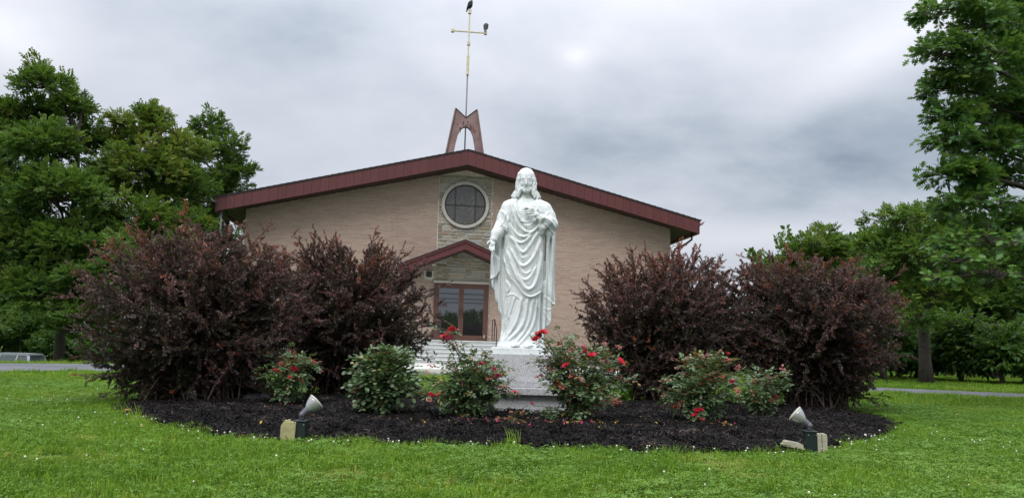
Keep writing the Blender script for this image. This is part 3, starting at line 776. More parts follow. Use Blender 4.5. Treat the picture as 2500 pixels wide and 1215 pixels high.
SU = .9125e-3
def uv(U, V): return ((U - 645 + (V - 98) * .0291) * SU, (2144 - V) * SU)
HS = .0050
GX = np.arange(-.42, .40, HS, dtype=np.float32); GY = np.arange(-.30, .27, HS, dtype=np.float32); GZ = np.arange(-.03, 1.90, HS, dtype=np.float32)
VOL = np.full((len(GX), len(GY), len(GZ)), 9., np.float32)
def smin(a, b, k):
    h = np.clip(.5 + .5 * (b - a) / k, 0, 1); return b * (1 - h) + a * h - k * h * (1 - h)
def block(lo, hi):
    r = []
    for g, l, u in ((GX, lo[0], hi[0]), (GY, lo[1], hi[1]), (GZ, lo[2], hi[2])):
        i0 = max(0, int(np.searchsorted(g, l))); i1 = min(len(g), int(np.searchsorted(g, u)) + 1); r.append(slice(i0, max(i1, i0 + 1)))
    return tuple(r)
def grids(bl): return GX[bl[0]][:, None, None], GY[bl[1]][None, :, None], GZ[bl[2]][None, None, :]
def union(bl, d, k):
    VOL[bl] = smin(VOL[bl], d, k) if k else np.minimum(VOL[bl], d)
def carve(bl, d, k): VOL[bl] = -smin(-VOL[bl], d, k)
def capsule(p, q_, r0, r1, k=.02, sub=False, sq=(1, 1, 1)):
    p = np.array(p, float); q_ = np.array(q_, float); R = max(r0, r1) * max(1 / min(sq), 1) + k + .02
    bl = block(np.minimum(p, q_) - R, np.maximum(p, q_) + R); x, y, z = grids(bl)
    d = q_ - p; L2 = (d * d).sum() + 1e-9
    t_ = np.clip(((x - p[0]) * d[0] + (y - p[1]) * d[1] + (z - p[2]) * d[2]) / L2, 0, 1)
    dd = np.sqrt(((x - p[0] - t_ * d[0]) * sq[0]) ** 2 + ((y - p[1] - t_ * d[1]) * sq[1]) ** 2 + ((z - p[2] - t_ * d[2]) * sq[2]) ** 2) - (r0 + (r1 - r0) * t_)
    (carve if sub else union)(bl, dd, k)
def chain(P, R, k=.02, **kw):
    if isinstance(R, (int, float)): R = [R] * len(P)
    for i in range(len(P) - 1): capsule(P[i], P[i + 1], R[i], R[i + 1], k, **kw)
def ellip(c, r, k=.02, sub=False):
    r = np.array(r, float); c = np.array(c, float); bl = block(c - r - k - .03, c + r + k + .03); x, y, z = grids(bl)
    n = np.sqrt(((x - c[0]) / r[0]) ** 2 + ((y - c[1]) / r[1]) ** 2 + ((z - c[2]) / r[2]) ** 2)
    n2 = np.sqrt(((x - c[0]) / r[0] ** 2) ** 2 + ((y - c[1]) / r[1] ** 2) ** 2 + ((z - c[2]) / r[2] ** 2) ** 2) + 1e-6
    (carve if sub else union)(bl, n * (n - 1) / n2, k)
def u3(U, V, y): x, z = uv(U, V); return (x, y, z)
# main robed figure: stacked superellipse sections (V, centre U, half width, half depth, centre y)
sec = np.array([(395, 650, 62, 62, .02), (440, 650, 84, 72, .02), (470, 652, 130, 88, .015), (500, 655, 172, 100, .01), (545, 655, 208, 118, .0), (620, 652, 226, 136, -.005), (740, 648, 228, 142, -.005), (860, 640, 222, 142, 0),
                (1000, 634, 214, 140, 0), (1200, 625, 212, 148, 0), (1400, 618, 210, 158, 0), (1600, 610, 205, 160, 0), (1800, 602, 205, 160, 0), (1950, 598, 212, 166, 0), (2060, 590, 235, 178, -.005), (2120, 588, 262, 192, -.01), (2160, 590, 272, 200, -.01)], float)
zsec = (2144 - sec[::-1, 0]) * SU
cx_ = np.interp(GZ, zsec, (sec[::-1, 1] - 645 + (sec[::-1, 0] - 98) * .0291) * SU)
aa = np.interp(GZ, zsec, sec[::-1, 2] * SU); bb_ = np.interp(GZ, zsec, sec[::-1, 3] * SU); cy_ = np.interp(GZ, zsec, sec[::-1, 4])
x, y, z = GX[:, None, None], GY[None, :, None], GZ[None, None, :]
ex = 2.35
rr_ = (np.abs((x - cx_) / aa) ** ex + np.abs((y - cy_) / bb_) ** ex) ** (1 / ex)
ztop = (2144 - 400) * SU
VOL[:] = np.maximum(((rr_ - 1) * np.minimum(aa, bb_) * .92), z - ztop)
ang = np.arctan2(y - cy_, x - cx_)
# soft pipe folds all round below the waist, stronger at the back and sides
VOL[:] += (.006 * np.sin(ang * 15 + z * 2.5) + .004 * np.sin(ang * 27 - z * 4)) * sstep(.95, .5, z).astype(np.float32) * sstep(-.08, .02, y).astype(np.float32)
del rr_, ang
def slab(poly, y0, ht, k=.012, wav=None, rnd=.012):
    P = [uv(*p) for p in poly]; xs_ = [p[0] for p in P]; zs_ = [p[1] for p in P]
    bl = block((min(xs_) - .05, y0 - ht - .07, min(zs_) - .05), (max(xs_) + .05, y0 + ht + .07, max(zs_) + .05)); x, y, z = grids(bl)
    X2, Z2 = np.meshgrid(GX[bl[0]], GZ[bl[2]], indexing='ij'); d = np.full(X2.shape, 1e9)
    for i in range(len(P)):
        ax, az = P[i]; bx, bz = P[(i + 1) % len(P)]; vx, vz = bx - ax, bz - az
        t_ = np.clip(((X2 - ax) * vx + (Z2 - az) * vz) / (vx * vx + vz * vz + 1e-12), 0, 1); d = np.minimum(d, np.hypot(X2 - ax - t_ * vx, Z2 - az - t_ * vz))
    d = np.where(inside(P, X2, Z2), -d, d)
    yc = y0 if wav is None else y0 + wav(X2, Z2)[:, None, :]
    dy = np.abs(y - yc) - ht + rnd; d3 = d[:, None, :] + rnd
    dd = np.minimum(np.maximum(d3, dy), 0) + np.sqrt(np.maximum(d3, 0) ** 2 + np.maximum(dy, 0) ** 2) - rnd
    union(bl, dd, k)
# cloak hanging from the outstretched arm (viewer's left) and from the raised arm (viewer's right)
slab([(330, 860), (268, 980), (252, 1120), (244, 1385), (262, 1470), (290, 1520), (300, 1620), (330, 1660), (336, 1730), (372, 1785), (376, 1950), (352, 2100), (480, 2130), (470, 900)], .0, .058,
     wav=lambda X, Z: .022 * np.sin(X * 95 + Z * 3) + .006 * np.sin(X * 190))
slab([(860, 720), (975, 730), (984, 860), (976, 1100), (972, 1480), (974, 1645), (930, 1665), (930, 1830), (912, 1872), (845, 1935), (836, 2120), (780, 2130), (782, 1200), (848, 1150), (862, 900)], .005, .062,
     wav=lambda X, Z: .020 * np.sin(X * 105 - Z * 2) + .006 * np.sin(X * 230))
# shoulders and arms
chain([u3(520, 500, .0), u3(455, 560, -.005), u3(408, 680, -.02), u3(372, 790, -.045)], [.050, .068, .070, .070], .045)
chain([u3(368, 790, -.05), u3(318, 880, -.105), u3(288, 950, -.14)], [.066, .055, .040], .03)
chain([u3(330, 860, -.04), u3(300, 960, -.06), u3(330, 1060, -.04)], [.055, .052, .03], .04)       # sleeve bag
slab([(300, 900), (275, 1000), (300, 1110), (350, 1180), (352, 1290), (310, 1360), (250, 1388), (262, 1150)], -.055, .030, .02, wav=lambda X, Z: .012 * np.sin(X * 120 + Z * 20))
chain([u3(790, 500, .0), u3(858, 570, -.005), u3(900, 660, -.015), u3(935, 745, -.03)], [.050, .068, .070, .066], .045)
chain([u3(938, 752, -.045), u3(880, 735, -.115), u3(822, 700, -.165)], [.062, .054, .040], .03)
chain([u3(850, 730, -.13), u3(836, 800, -.14), u3(832, 855, -.13)], [.035, .030, .016], .02)          # sleeve drop
chain([u3(905, 780, -.06), u3(890, 860, -.06), u3(880, 980, -.05)], [.05, .04, .02], .03)
# opened hand: palm towards the viewer, five fingers pointing down
hb = lambda U, V, y: u3(U, V, y)
capsule(hb(284, 965, -.150), hb(268, 1010, -.172), .024, .027, .012, sq=(1, 1.5, 1))
for (a0, a1, a2, r) in (((250, 1010), (238, 1048), (240, 1068), .0088), ((262, 1022), (252, 1062), (253, 1086), .0092), ((276, 1025), (270, 1066), (272, 1090), .0092), ((290, 1020), (288, 1058), (291, 1080), .0086)):
    chain([hb(*a0, -.172), hb(*a1, -.186), hb(*a2, -.200)], [r, r * .95, r * .8], .004)
chain([hb(258, 985, -.165), hb(228, 985, -.188), hb(214, 1012, -.200)], [.012, .010, .008], .006)
# raised hand over the chest, fingers lying to the left
capsule(u3(812, 692, -.172), u3(755, 668, -.196), .030, .030, .012, sq=(1, 1.5, 1.1))
for (a0, a1, a2, r) in (((755, 640), (700, 604), (648, 602), .0100), ((745, 655), (690, 626), (630, 632), .0100), ((742, 672), (690, 652), (640, 655), .0096), ((745, 688), (705, 682), (668, 680), .0088)):
    chain([u3(*a0, -.198), u3(*a1, -.206), u3(*a2, -.190)], [r, r, r * .78], .004)
chain([u3(790, 650, -.18), u3(760, 618, -.19), u3(728, 592, -.19)], [.012, .0105, .009], .006)
# neck, head
chain([u3(650, 470, .0), u3(650, 340, -.018)], [.058, .050], .03)
ellip(u3(652, 232, -.030), (.068, .086, .105), .02)
ellip(u3(652, 290, -.052), (.052, .060, .075), .02)
ellip(u3(652, 186, .018), (.086, .094, .090), .012)      # hair mass at the crown and back
ellip(u3(650, 330, .045), (.088, .062, .150), .03)
for s_ in (-1, 1):                                         # wavy locks framing the face, curling on the shoulders
    c0 = 650
    pts = [(c0 + s_ * 30, 140, -.045), (c0 + s_ * 72, 178, -.052), (c0 + s_ * 86, 235, -.045), (c0 + s_ * 92, 290, -.036), (c0 + s_ * 92, 335, -.040), (c0 + s_ * 80, 375, -.052), (c0 + s_ * (92), 410, -.055), (c0 + s_ * 116, 438, -.048)]
    chain([u3(*p) for p in pts], [.014, .020, .025, .028, .027, .025, .023, .018], .008)
    pts = [(c0 + s_ * 82, 330, -.015), (c0 + s_ * 106, 380, -.03), (c0 + s_ * 130, 404, -.035), (c0 + s_ * (148), 430, -.03), (c0 + s_ * 124, 448, -.05)]
    chain([u3(*p) for p in pts], [.024, .024, .020, .018, .014], .008)
    chain([u3(c0 + s_ * 66, 330, -.05), u3(c0 + s_ * 70, 390, -.062), u3(c0 + s_ * 92, 440, -.07)], [.014, .014, .012], .006)
    # grooves between locks
    chain([u3(c0 + s_ * 100, 220, -.078), u3(c0 + s_ * 118, 300, -.072), u3(c0 + s_ * 100, 370, -.085)], .006, .004, sub=True)
    chain([u3(c0 + s_ * 12, 112, -.085), u3(c0 + s_ * 55, 140, -.085), u3(c0 + s_ * 84, 190, -.085)], .0055, .004, sub=True)
chain([u3(652, 92, -.02), u3(652, 112, -.072), u3(651, 150, -.10)], .006, .008, sub=True)   # centre parting
# face
FY = -.114
for s_ in (-1, 1):
    ellip(u3(650 + s_ * 29, 256, FY - .004), (.016, .012, .0080), .012, sub=True)          # eye sockets
    ellip(u3(650 + s_ * 30, 258, FY + .009), (.015, .011, .0075), .004)
    chain([u3(650 + s_ * 11, 241, FY + .004), u3(650 + s_ * 34, 234, FY + .006), u3(650 + s_ * 56, 245, FY + .020)], [.0055, .006, .0045], .010)   # brows
    ellip(u3(650 + s_ * 42, 296, FY + .026), (.018, .014, .026), .020)                    # cheek bones
    chain([u3(648 + s_ * 4, 332, FY - .001), u3(650 + s_ * 24, 342, FY + .008), u3(650 + s_ * 36, 352, FY + .018)], [.0025, .003, .002], .012)    # moustache
    ellip(u3(650 + s_ * 11, 382, FY + .016), (.013, .018, .022), .010)                    # forked beard
    chain([u3(650 + s_ * 58, 318, -.062), u3(650 + s_ * 46, 356, -.078), u3(650 + s_ * 20, 382, -.092)], [.009, .009, .010], .026)
chain([u3(650, 250, FY + .001), u3(650, 285, FY - .010), u3(650, 308, FY - .019)], [.006, .007, .009], .009)  # nose
ellip(u3(650, 312, FY - .006), (.015, .012, .007), .006)
ellip(u3(650, 351, FY + .000), (.015, .010, .0045), .005)
ellip(u3(650, 368, FY + .008), (.022, .014, .014), .010)
# strands in the hair
bl = block((-.2, -.25, (2144 - 460) * SU), (.2, .25, 1.95)); x, y, z = grids(bl); hx, _ = uv(650, 250)
hair = 1 - (sstep(.062, .048, np.abs(x - hx)) * sstep(-.035, -.055, y) * sstep((2144 - 160) * SU, (2144 - 172) * SU, z) * np.ones_like(VOL[bl]))
VOL[bl] += (.0030 * np.sin(np.arctan2(y - .02, x - hx) * 26 + 2.2 * np.sin(z * 42 + np.sign(x - hx)) ) * hair).astype(np.float32)
# feet and hem
for (U, V) in ((522, 2108), (662, 2112)):
    ellip(u3(U, V + 8, -.185), (.040, .060, .022), .012)
    for k in range(4): ellip(u3(U - 26 + k * 17, V + 18, -.238 + .006 * k), (.0095, .016, .010), .004)
# drapery relief over the front: ridges and valleys as height over the body surface
X2, Z2 = np.meshgrid(GX, GZ, indexing='ij'); G2 = np.zeros_like(X2)
def fold(P, w, h, prof='r', sm=2):
    global G2
    P = [uv(*p) for p in chaikin(P, sm, False)]; d = np.full(X2.shape, 1e9); sg = np.zeros(X2.shape); tt = np.zeros(X2.shape); n = len(P) - 1
    for i in range(n):
        ax, az = P[i]; bx, bz = P[i + 1]; vx, vz = bx - ax, bz - az
        t_ = np.clip(((X2 - ax) * vx + (Z2 - az) * vz) / (vx * vx + vz * vz + 1e-12), 0, 1); dd = np.hypot(X2 - ax - t_ * vx, Z2 - az - t_ * vz)
        m_ = dd < d; d = np.where(m_, dd, d); sg = np.where(m_, np.sign(vx * (Z2 - az) - vz * (X2 - ax)), sg); tt = np.where(m_, (i + t_) / n, tt)
    env = np.clip(np.minimum(tt, 1 - tt) * 6 + .25, 0, 1)
    if prof == 'r': G2 += h * env * (np.exp(-(d / w) ** 1.7) - .22 * np.exp(-((d - 2.1 * w) / w) ** 2))
    elif prof == 'v': G2 -= h * env * np.exp(-(d / w) ** 2)
    else:                                       # hooked fold: crest with an undercut valley on its lower side
        s_ = d * sg
        G2 += h * env * (np.where(s_ < 0, np.exp(-np.abs(s_ / (w * 1.9)) ** 1.8), np.exp(-(s_ / (w * .75)) ** 2)) - .80 * np.exp(-((s_ - 1.35 * w) / (w * .7)) ** 2))
def layer(poly, h, soft=.006):
    global G2
    P = [uv(*p) for p in chaikin(poly, 1)]; d = np.full(X2.shape, 1e9)
    for i in range(len(P)):
        ax, az = P[i]; bx, bz = P[(i + 1) % len(P)]; vx, vz = bx - ax, bz - az
        t_ = np.clip(((X2 - ax) * vx + (Z2 - az) * vz) / (vx * vx + vz * vz + 1e-12), 0, 1); d = np.minimum(d, np.hypot(X2 - ax - t_ * vx, Z2 - az - t_ * vz))
    d = np.where(inside(P, X2, Z2), d, -d); G2 += h * sstep(-soft, soft, d) + .35 * h * np.exp(-((d - .008) / .008) ** 2)
layer([(440, 560), (500, 470), (530, 560), (575, 700), (650, 790), (745, 720), (810, 690), (846, 1000), (850, 1300), (838, 1495), (765, 1560), (690, 1590), (630, 1565), (560, 1475), (500, 1390), (430, 1320), (392, 1180), (384, 1080), (425, 900)], .015)
layer([(520, 470), (545, 470), (540, 560), (575, 690), (640, 745), (600, 760), (545, 690), (515, 590)], .010)
layer([(770, 455), (800, 470), (790, 560), (812, 640), (780, 640), (760, 540)], .010)
for P, w, h, pr in (
    ([(470, 500), (462, 640), (452, 742)], .008, .012, 'r'), ([(362, 602), (420, 650), (450, 745)], .009, .014, 'h'),
    ([(500, 500), (505, 640), (560, 780), (650, 862), (740, 838), (800, 745)], .010, .015, 'h'),
    ([(450, 745), (500, 830), (570, 905), (645, 905), (720, 850)], .009, .012, 'h'),
    ([(452, 760), (500, 920), (570, 985), (640, 955), (700, 890)], .010, .015, 'h'),
    ([(470, 905), (540, 1000), (608, 1105), (680, 1010), (775, 850)], .011, .016, 'h'),
    ([(480, 1050), (550, 1190), (602, 1245), (680, 1200), (760, 1070), (800, 940)], .012, .016, 'h'),
    ([(440, 1080), (500, 1230), (560, 1360), (640, 1495), (700, 1488), (750, 1420), (800, 1230), (815, 1090)], .013, .018, 'h'),
    ([(560, 1330), (620, 1400), (690, 1360), (760, 1230)], .009, .010, 'h'),
    ([(390, 1120), (430, 1330), (520, 1420), (600, 1540), (680, 1588), (760, 1560), (836, 1496)], .009, .012, 'h'),
    ([(445, 760), (442, 950), (405, 1100)], .007, .011, 'v'), ([(405, 900), (410, 1010), (370, 1120), (430, 1260)], .009, .010, 'r'),
    ([(800, 900), (812, 1050), (826, 1300)], .008, .010, 'r'),
    ([(590, 1590), (575, 1740), (520, 1900), (400, 2070)], .010, .015, 'r'), ([(560, 1600), (520, 1740), (450, 1900), (400, 1980)], .007, .009, 'v'),
    ([(662, 1600), (640, 1800), (590, 1930), (440, 2068)], .011, .016, 'r'), ([(625, 1600), (610, 1780), (555, 1910), (440, 2030)], .008, .011, 'v'),
    ([(722, 1600), (700, 1780), (640, 1950), (520, 2095)], .010, .015, 'r'), ([(692, 1620), (672, 1800), (620, 1940), (500, 2070)], .008, .010, 'v'),
    ([(770, 1600), (742, 1850), (670, 1990), (560, 2105)], .010, .014, 'r'), ([(748, 1640), (722, 1820), (660, 1960)], .007, .010, 'v'),
    ([(800, 1560), (790, 1900), (790, 2080)], .009, .012, 'r'), ([(775, 1700), (765, 1900), (770, 2060)], .007, .012, 'v'), ([(822, 1520), (815, 1800), (812, 2050)], .008, .012, 'v'),
    ([(518, 1585), (480, 1720), (440, 1830)], .008, .011, 'r'), ([(480, 1560), (450, 1700), (420, 1800)], .007, .009, 'r'), ([(545, 1580), (500, 1700), (470, 1800)], .006, .008, 'v'),
    ([(425, 1400), (470, 1475), (440, 1540)], .008, .010, 'h'), ([(430, 1570), (500, 1545), (560, 1600)], .007, .008, 'r'),
    ([(418, 1200), (408, 1500), (420, 1800), (400, 2040)], .008, .017, 'v'), ([(395, 1250), (385, 1500), (400, 1800)], .007, .008, 'r'),
    ([(862, 880), (858, 1050), (868, 1280), (850, 1400)], .011, .030, 'v'),
    ([(905, 900), (900, 1200), (905, 1560)], .009, .012, 'r'), ([(950, 880), (945, 1200), (950, 1600)], .008, .010, 'r'), ([(925, 900), (922, 1200), (925, 1500)], .006, .010, 'v'),
    ([(846, 1560), (890, 1575), (925, 1620), (970, 1650)], .008, .010, 'h'), ([(840, 1690), (880, 1705), (925, 1700)], .007, .010, 'h'), ([(842, 1730), (875, 1790), (912, 1850)], .008, .010, 'r'),
    ([(335, 1130), (330, 1240), (352, 1300), (300, 1380), (250, 1390)], .007, .010, 'h'), ([(318, 1400), (312, 1500), (330, 1620)], .008, .012, 'r'), ([(360, 1300), (350, 1500), (362, 1740)], .008, .013, 'v'), ([(345, 1400), (355, 1600), (372, 1800)], .006, .008, 'r'),
    ([(375, 1750), (385, 1900), (365, 2080)], .008, .010, 'r'),
    ([(560, 450), (600, 480), (650, 490), (700, 480), (740, 450)], .006, .006, 'r'),
    ([(570, 735), (650, 752), (735, 722), (790, 690)], .007, .010, 'r'),
    ([(535, 465), (545, 560), (560, 650), (590, 720)], .008, .013, 'h'), ([(492, 490), (490, 600), (510, 700)], .007, .011, 'h'), ([(765, 465), (752, 540), (775, 610)], .008, .012, 'r'), ([(800, 500), (800, 560), (830, 630)], .007, .011, 'r'), ([(420, 640), (395, 740), (350, 800)], .007, .010, 'r'), ([(830, 520), (850, 600), (905, 650)], .008, .010, 'h'), ([(870, 560), (920, 660), (975, 710)], .008, .010, 'r'),
    ([(830, 700), (870, 690), (930, 720), (985, 790)], .008, .010, 'h'), ([(850, 760), (900, 800), (960, 860)], .008, .010, 'r'), ([(840, 690), (880, 640), (910, 610)], .007, .009, 'r'),
    ([(530, 1010), (575, 1100), (605, 1160), (650, 1120)], .007, .009, 'h'), ([(520, 1130), (580, 1270), (640, 1330), (700, 1280)], .007, .009, 'h'), ([(590, 880), (625, 925), (670, 890)], .006, .008, 'h'),
    ([(470, 1200), (520, 1330), (570, 1420)], .007, .009, 'h'), ([(760, 1330), (790, 1200), (800, 1050)], .007, .009, 'r'), ([(500, 620), (520, 740), (570, 830)], .006, .008, 'r'), ([(780, 960), (740, 1060), (700, 1130)], .006, .008, 'r'),
    ([(425, 1640), (420, 1760), (400, 1900)], .006, .009, 'r'), ([(600, 1600), (590, 1700), (560, 1790)], .006, .006, 'r'), ([(690, 1700), (672, 1830), (620, 1960)], .005, .006, 'r'),
    ([(345, 700), (380, 770), (430, 860)], .008, .009, 'r'), ([(420, 620), (400, 720), (420, 840)], .008, .008, 'r'),
    ): fold(P, w * 1.0, h * 1.12, pr)
for k in range(7):                                    # rings of the gathered sleeve
    V0 = 800 + k * 27; U0_ = 372 - k * 13; hw = 72 - k * 4
    fold([(U0_ - hw, V0 + 16), (U0_ - hw * .3, V0 - 8), (U0_ + hw * .3, V0 - 6), (U0_ + hw, V0 + 22)], .0062, .0065, 'r', 1)
for k in range(16):                                   # rays about the emblem on the chest
    an = 2 * PI * k / 16 + .1; c0, s0 = math.cos(an), math.sin(an)
    if -math.sin(an) < -.75: continue
    fold([(640 + c0 * 46, 590 - s0 * 46), (640 + c0 * 92, 590 - s0 * 88)], .0052, .0095, 'r', 0)
def bump(U, V, ru, rv, h):
    global G2
    x0, z0 = uv(U, V); G2 += h * np.exp(-(((X2 - x0) / (ru * SU)) ** 2 + ((Z2 - z0) / (rv * SU)) ** 2) ** 2)
bump(640, 585, 30, 26, .018); bump(640, 548, 9, 22, .014); bump(622, 545, 6, 14, .007); bump(658, 545, 6, 14, .007)
for _ in range(3):
    G2[1:-1] = .25 * G2[:-2] + .5 * G2[1:-1] + .25 * G2[2:]; G2[:, 1:-1] = .25 * G2[:, :-2] + .5 * G2[:, 1:-1] + .25 * G2[:, 2:]
front = sstep(.10, -.02, GY).astype(np.float32)[None, :, None]
headmask = sstep(uv(0, 425)[1], uv(0, 470)[1], GZ)
VOL -= (np.clip(G2, -.04, .055) * headmask[None, :]).astype(np.float32)[:, None, :] * front
bl = block((-.5, -.5, -.1), (.5, .5, .012)); VOL[bl] = np.maximum(VOL[bl], (.0 - grids(bl)[2]) * np.ones_like(VOL[bl]))
VOL[:, :, GZ < -.001] = 1; VOL[0] = VOL[-1] = 1; VOL[:, 0] = VOL[:, -1] = 1
Vs, Fs = surface_nets(VOL, np.array([GX[0], GY[0], GZ[0]]), HS)
del VOL, G2, X2, Z2
SX, SY, SZ = .118, 7.92, .655
statue = thing('statue', 'white painted stone statue of a long-haired robed man standing on the granite pedestal', 'statue', (SX, SY, SZ))
body = mobj('robed_figure', newmesh('robed_figure', Vs, Fs, M['statue'], True), statue)
sm = body.modifiers.new('smooth', 'SMOOTH'); sm.factor = .5; sm.iterations = 2
boxpart('plinth', M['statue'], statue, -.295, .295, -.25, .24, -.068, .002, bev=.006)
b = MB()
def yfront(x0, z0):
    m_ = (np.abs(Vs[:, 0] - x0) < .006) & (np.abs(Vs[:, 2] - z0) < .006); return float(Vs[m_, 1].min()) if m_.any() else -.15
for P, r in (([(651, 172), (651, 205), (650, 238)], .0022), ([(648, 770), (650, 800), (647, 822)], .0035)):
    b.tube([(uv(*p)[0], yfront(*uv(*p)) + .0005, uv(*p)[1]) for p in P], [r * .5, r, r * .6], 5)
b.build('weather_streaks', M['stain'], statue, kind='stuff')
ped = thing('granite_pedestal', 'stepped grey speckled granite pedestal under the white statue', 'pedestal', (SX + .01, SY, 0))
b = MB(); 
b.add([(-.36, -.33, .59), (.36, -.33, .59), (.36, .33, .59), (-.36, .33, .59), (-.415, -.36, .352), (.415, -.36, .352), (.415, .36, .352), (-.415, .36, .352)],
      [(0, 1, 2, 3), (4, 7, 6, 5), (0, 4, 5, 1), (1, 5, 6, 2), (2, 6, 7, 3), (3, 7, 4, 0)]); b.build('tapered_block', M['granite'], ped)
boxpart('upper_course', M['granite'], ped, -.45, .45, -.395, .395, .283, .350, bev=.004)
boxpart('slab', M['granite'], ped, -.52, .52, -.47, .47, .215, .281, bev=.004)
boxpart('die', M['granite'], ped, -.46, .46, -.41, .41, .075, .213, bev=.003)
boxpart('base_course', M['granite'], ped, -.50, .50, -.45, .45, -.05, .071, bev=.004)

# ------------------------------------------------------------------ leaf, blade and chip prototypes (never linked: scattered or copied)
def leaf_poly(b, o, d, nrm, L_, Wd, bend=.15, mi=0, shape=((0, 0), (.35, .5), (.7, .38), (1, 0))):
    """one folded leaf: o base, d direction, nrm normal, length, width"""
    d = Vector(d).normalized(); nrm = Vector(nrm); nrm = (nrm - d * nrm.dot(d)).normalized(); s_ = d.cross(nrm)
    mid = []; lf = []; rt = []; V = []
    for t_, w in shape:
        c = Vector(o) + d * (L_ * t_) - nrm * (bend * L_ * t_ * t_)
        V.append(c)
        if w: V.append(c + s_ * (Wd * w) + nrm * (Wd * .18 * w * 2)); V.append(c - s_ * (Wd * w) + nrm * (Wd * .18 * w * 2))
    # indices: 0 base, 1..3 (c,l,r), 4..6 (c,l,r), 7 tip
    b.add(V, [(0, 2, 1), (0, 1, 3), (1, 2, 5, 4), (3, 1, 4, 6), (4, 5, 7), (6, 4, 7)], mi)
def rv(r, s_=1): return Vector((r.uniform(-s_, s_), r.uniform(-s_, s_), r.uniform(-s_, s_)))
# grass tufts
def tuft(seed, n, rad, h, w, clover=0, flat=0.):
    r = random.Random(seed); V = []; F = []
    for i in range(n):
        a = r.uniform(0, 6.28); q_ = rad * math.sqrt(r.random()); x, y = q_ * math.cos(a), q_ * math.sin(a)
        hh = h * r.uniform(.4, 1.2); lean = r.uniform(.15, 1.05) + flat; da = r.uniform(0, 6.28); dx, dy = math.cos(da), math.sin(da); ww = w * r.uniform(.7, 1.2)
        pa = r.uniform(0, 6.28); sx, sy = -math.sin(pa) * ww, math.cos(pa) * ww
        p0 = (x, y, -.01); p1 = (x + dx * hh * lean * .35, y + dy * hh * lean * .35, hh * .6); p2 = (x + dx * hh * lean, y + dy * hh * lean, hh * (1 - .35 * lean))
        k = len(V); V += [(p0[0] - sx, p0[1] - sy, p0[2]), (p0[0] + sx, p0[1] + sy, p0[2]), (p1[0] - sx * .8, p1[1] - sy * .8, p1[2]), (p1[0] + sx * .8, p1[1] + sy * .8, p1[2]), p2]
        F += [(k, k + 1, k + 3, k + 2), (k + 2, k + 3, k + 4)]
    mi = [0] * len(F)
    for i in range(clover):
        a = r.uniform(0, 6.28); q_ = rad * math.sqrt(r.random()); x, y, z = q_ * math.cos(a), q_ * math.sin(a), h * r.uniform(.45, .85)
        a0 = r.uniform(0, 6.28); tx, ty = r.uniform(-.3, .3), r.uniform(-.3, .3); R = r.uniform(.0058, .0092)
        for k3 in range(3):
            ac = a0 + k3 * 2.094; k = len(V)
            for (rr, da) in ((0, 0), (.9, -.5), (1.7, -.42), (1.75, .42), (.9, .5)):
                u, v_ = R * rr * math.cos(ac + da), R * rr * math.sin(ac + da); V.append((x + u, y + v_, z + u * tx + v_ * ty + (.002 if rr > 1 else 0)))
            F.append((k, k + 1, k + 2, k + 3, k + 4)); mi.append(1)
    me = newmesh('grass_tuft', V, F, [M['blade'], M['clover']], False, mi); return me
tufts = [proto('grass_tuft', tuft(1, 76, .10, .048, .0021, 3)), proto('grass_tuft', tuft(2, 70, .10, .044, .0021, 12)), proto('grass_tuft', tuft(3, 50, .10, .040, .0020, 20)),
         proto('grass_tuft', tuft(4, 60, .10, .058, .0026, 2, .55)), proto('tall_tuft', tuft(5, 60, .09, .085, .0022))]
coarse = [proto('coarse_tuft', tuft(6, 60, .16, .075, .0045)), proto('coarse_tuft', tuft(7, 60, .16, .065, .005, 4)), proto('coarse_tall', tuft(8, 50, .16, .17, .005))]
def lawn_points(n, ylo, yhi, half):
    u = rng.random(n); y = np.sqrt(ylo ** 2 + u * (yhi ** 2 - ylo ** 2)); x = (rng.random(n) * 2 - 1) * (half * y + 1.3); return x, y
x, y = lawn_points(19500, 2.7, 11.5, .74)
ok = (~inside(BED, x, y) | ((edge_dist(x, y) < .06) & (vnoise(x, y, .22, 91) > .52))) & ~inside(ROAD, x, y); x, y = x[ok], y[ok]
edge = edge_dist(x, y)
nz = vnoise(x, y, .8, 1) * .55 + vnoise(x, y, .25, 2) * .3 + vnoise(x, y, 2.4, 8) * .35
cz = vnoise(x, y, .9, 21) * .6 + vnoise(x, y, .3, 22) * .4
dry = np.exp(-(((x + 2.45) / .42) ** 2 + ((y - 4.35) / .16) ** 2)) + .7 * np.exp(-(((x + 2.6) / .25) ** 2 + ((y - 4.1) / .08) ** 2)) + .5 * (vnoise(x, y, .45, 31) > .86)
tint = np.clip(.12 + .52 * nz + rng.normal(0, .07, len(x)) + .5 * dry * (rng.random(len(x)) < .6), 0, 1)
cz = cz + rng.normal(0, .09, len(x)); pick = np.where(cz > .60, 2, np.where(cz > .46, 1, np.where(rng.random(len(x)) < .3, 3, 0)))
pick = np.where((edge < .13) & (rng.random(len(x)) < .22), 4, pick)
size = rng.uniform(.75, 1.15, len(x)) * (1 - .25 * np.clip(dry, 0, 1)) * np.where(edge < .14, .85, 1)
rot = np.stack([rng.normal(0, .10, len(x)), rng.normal(0, .10, len(x)), rng.uniform(0, 6.28, len(x))], 1)
tag(scatter('grass', np.stack([x, y, gz(x, y) - .01], 1), rot, size, tint, tufts, None, pick), 'short green lawn with clover and longer blades along the bed')
x, y = lawn_points(26000, 11.0, 27, .76)
ok = ~inside(ROAD, x, y) & ~inside(PAVE, x, y) & (cl(x, y)[1] < -.1); x, y = x[ok], y[ok]
nz = vnoise(x, y, 1.6, 1) * .6 + vnoise(x, y, .5, 2) * .4
tint = np.clip(.20 + .5 * nz + rng.normal(0, .08, len(x)), 0, 1)
bank = (y > 15.5) & (x < -8)
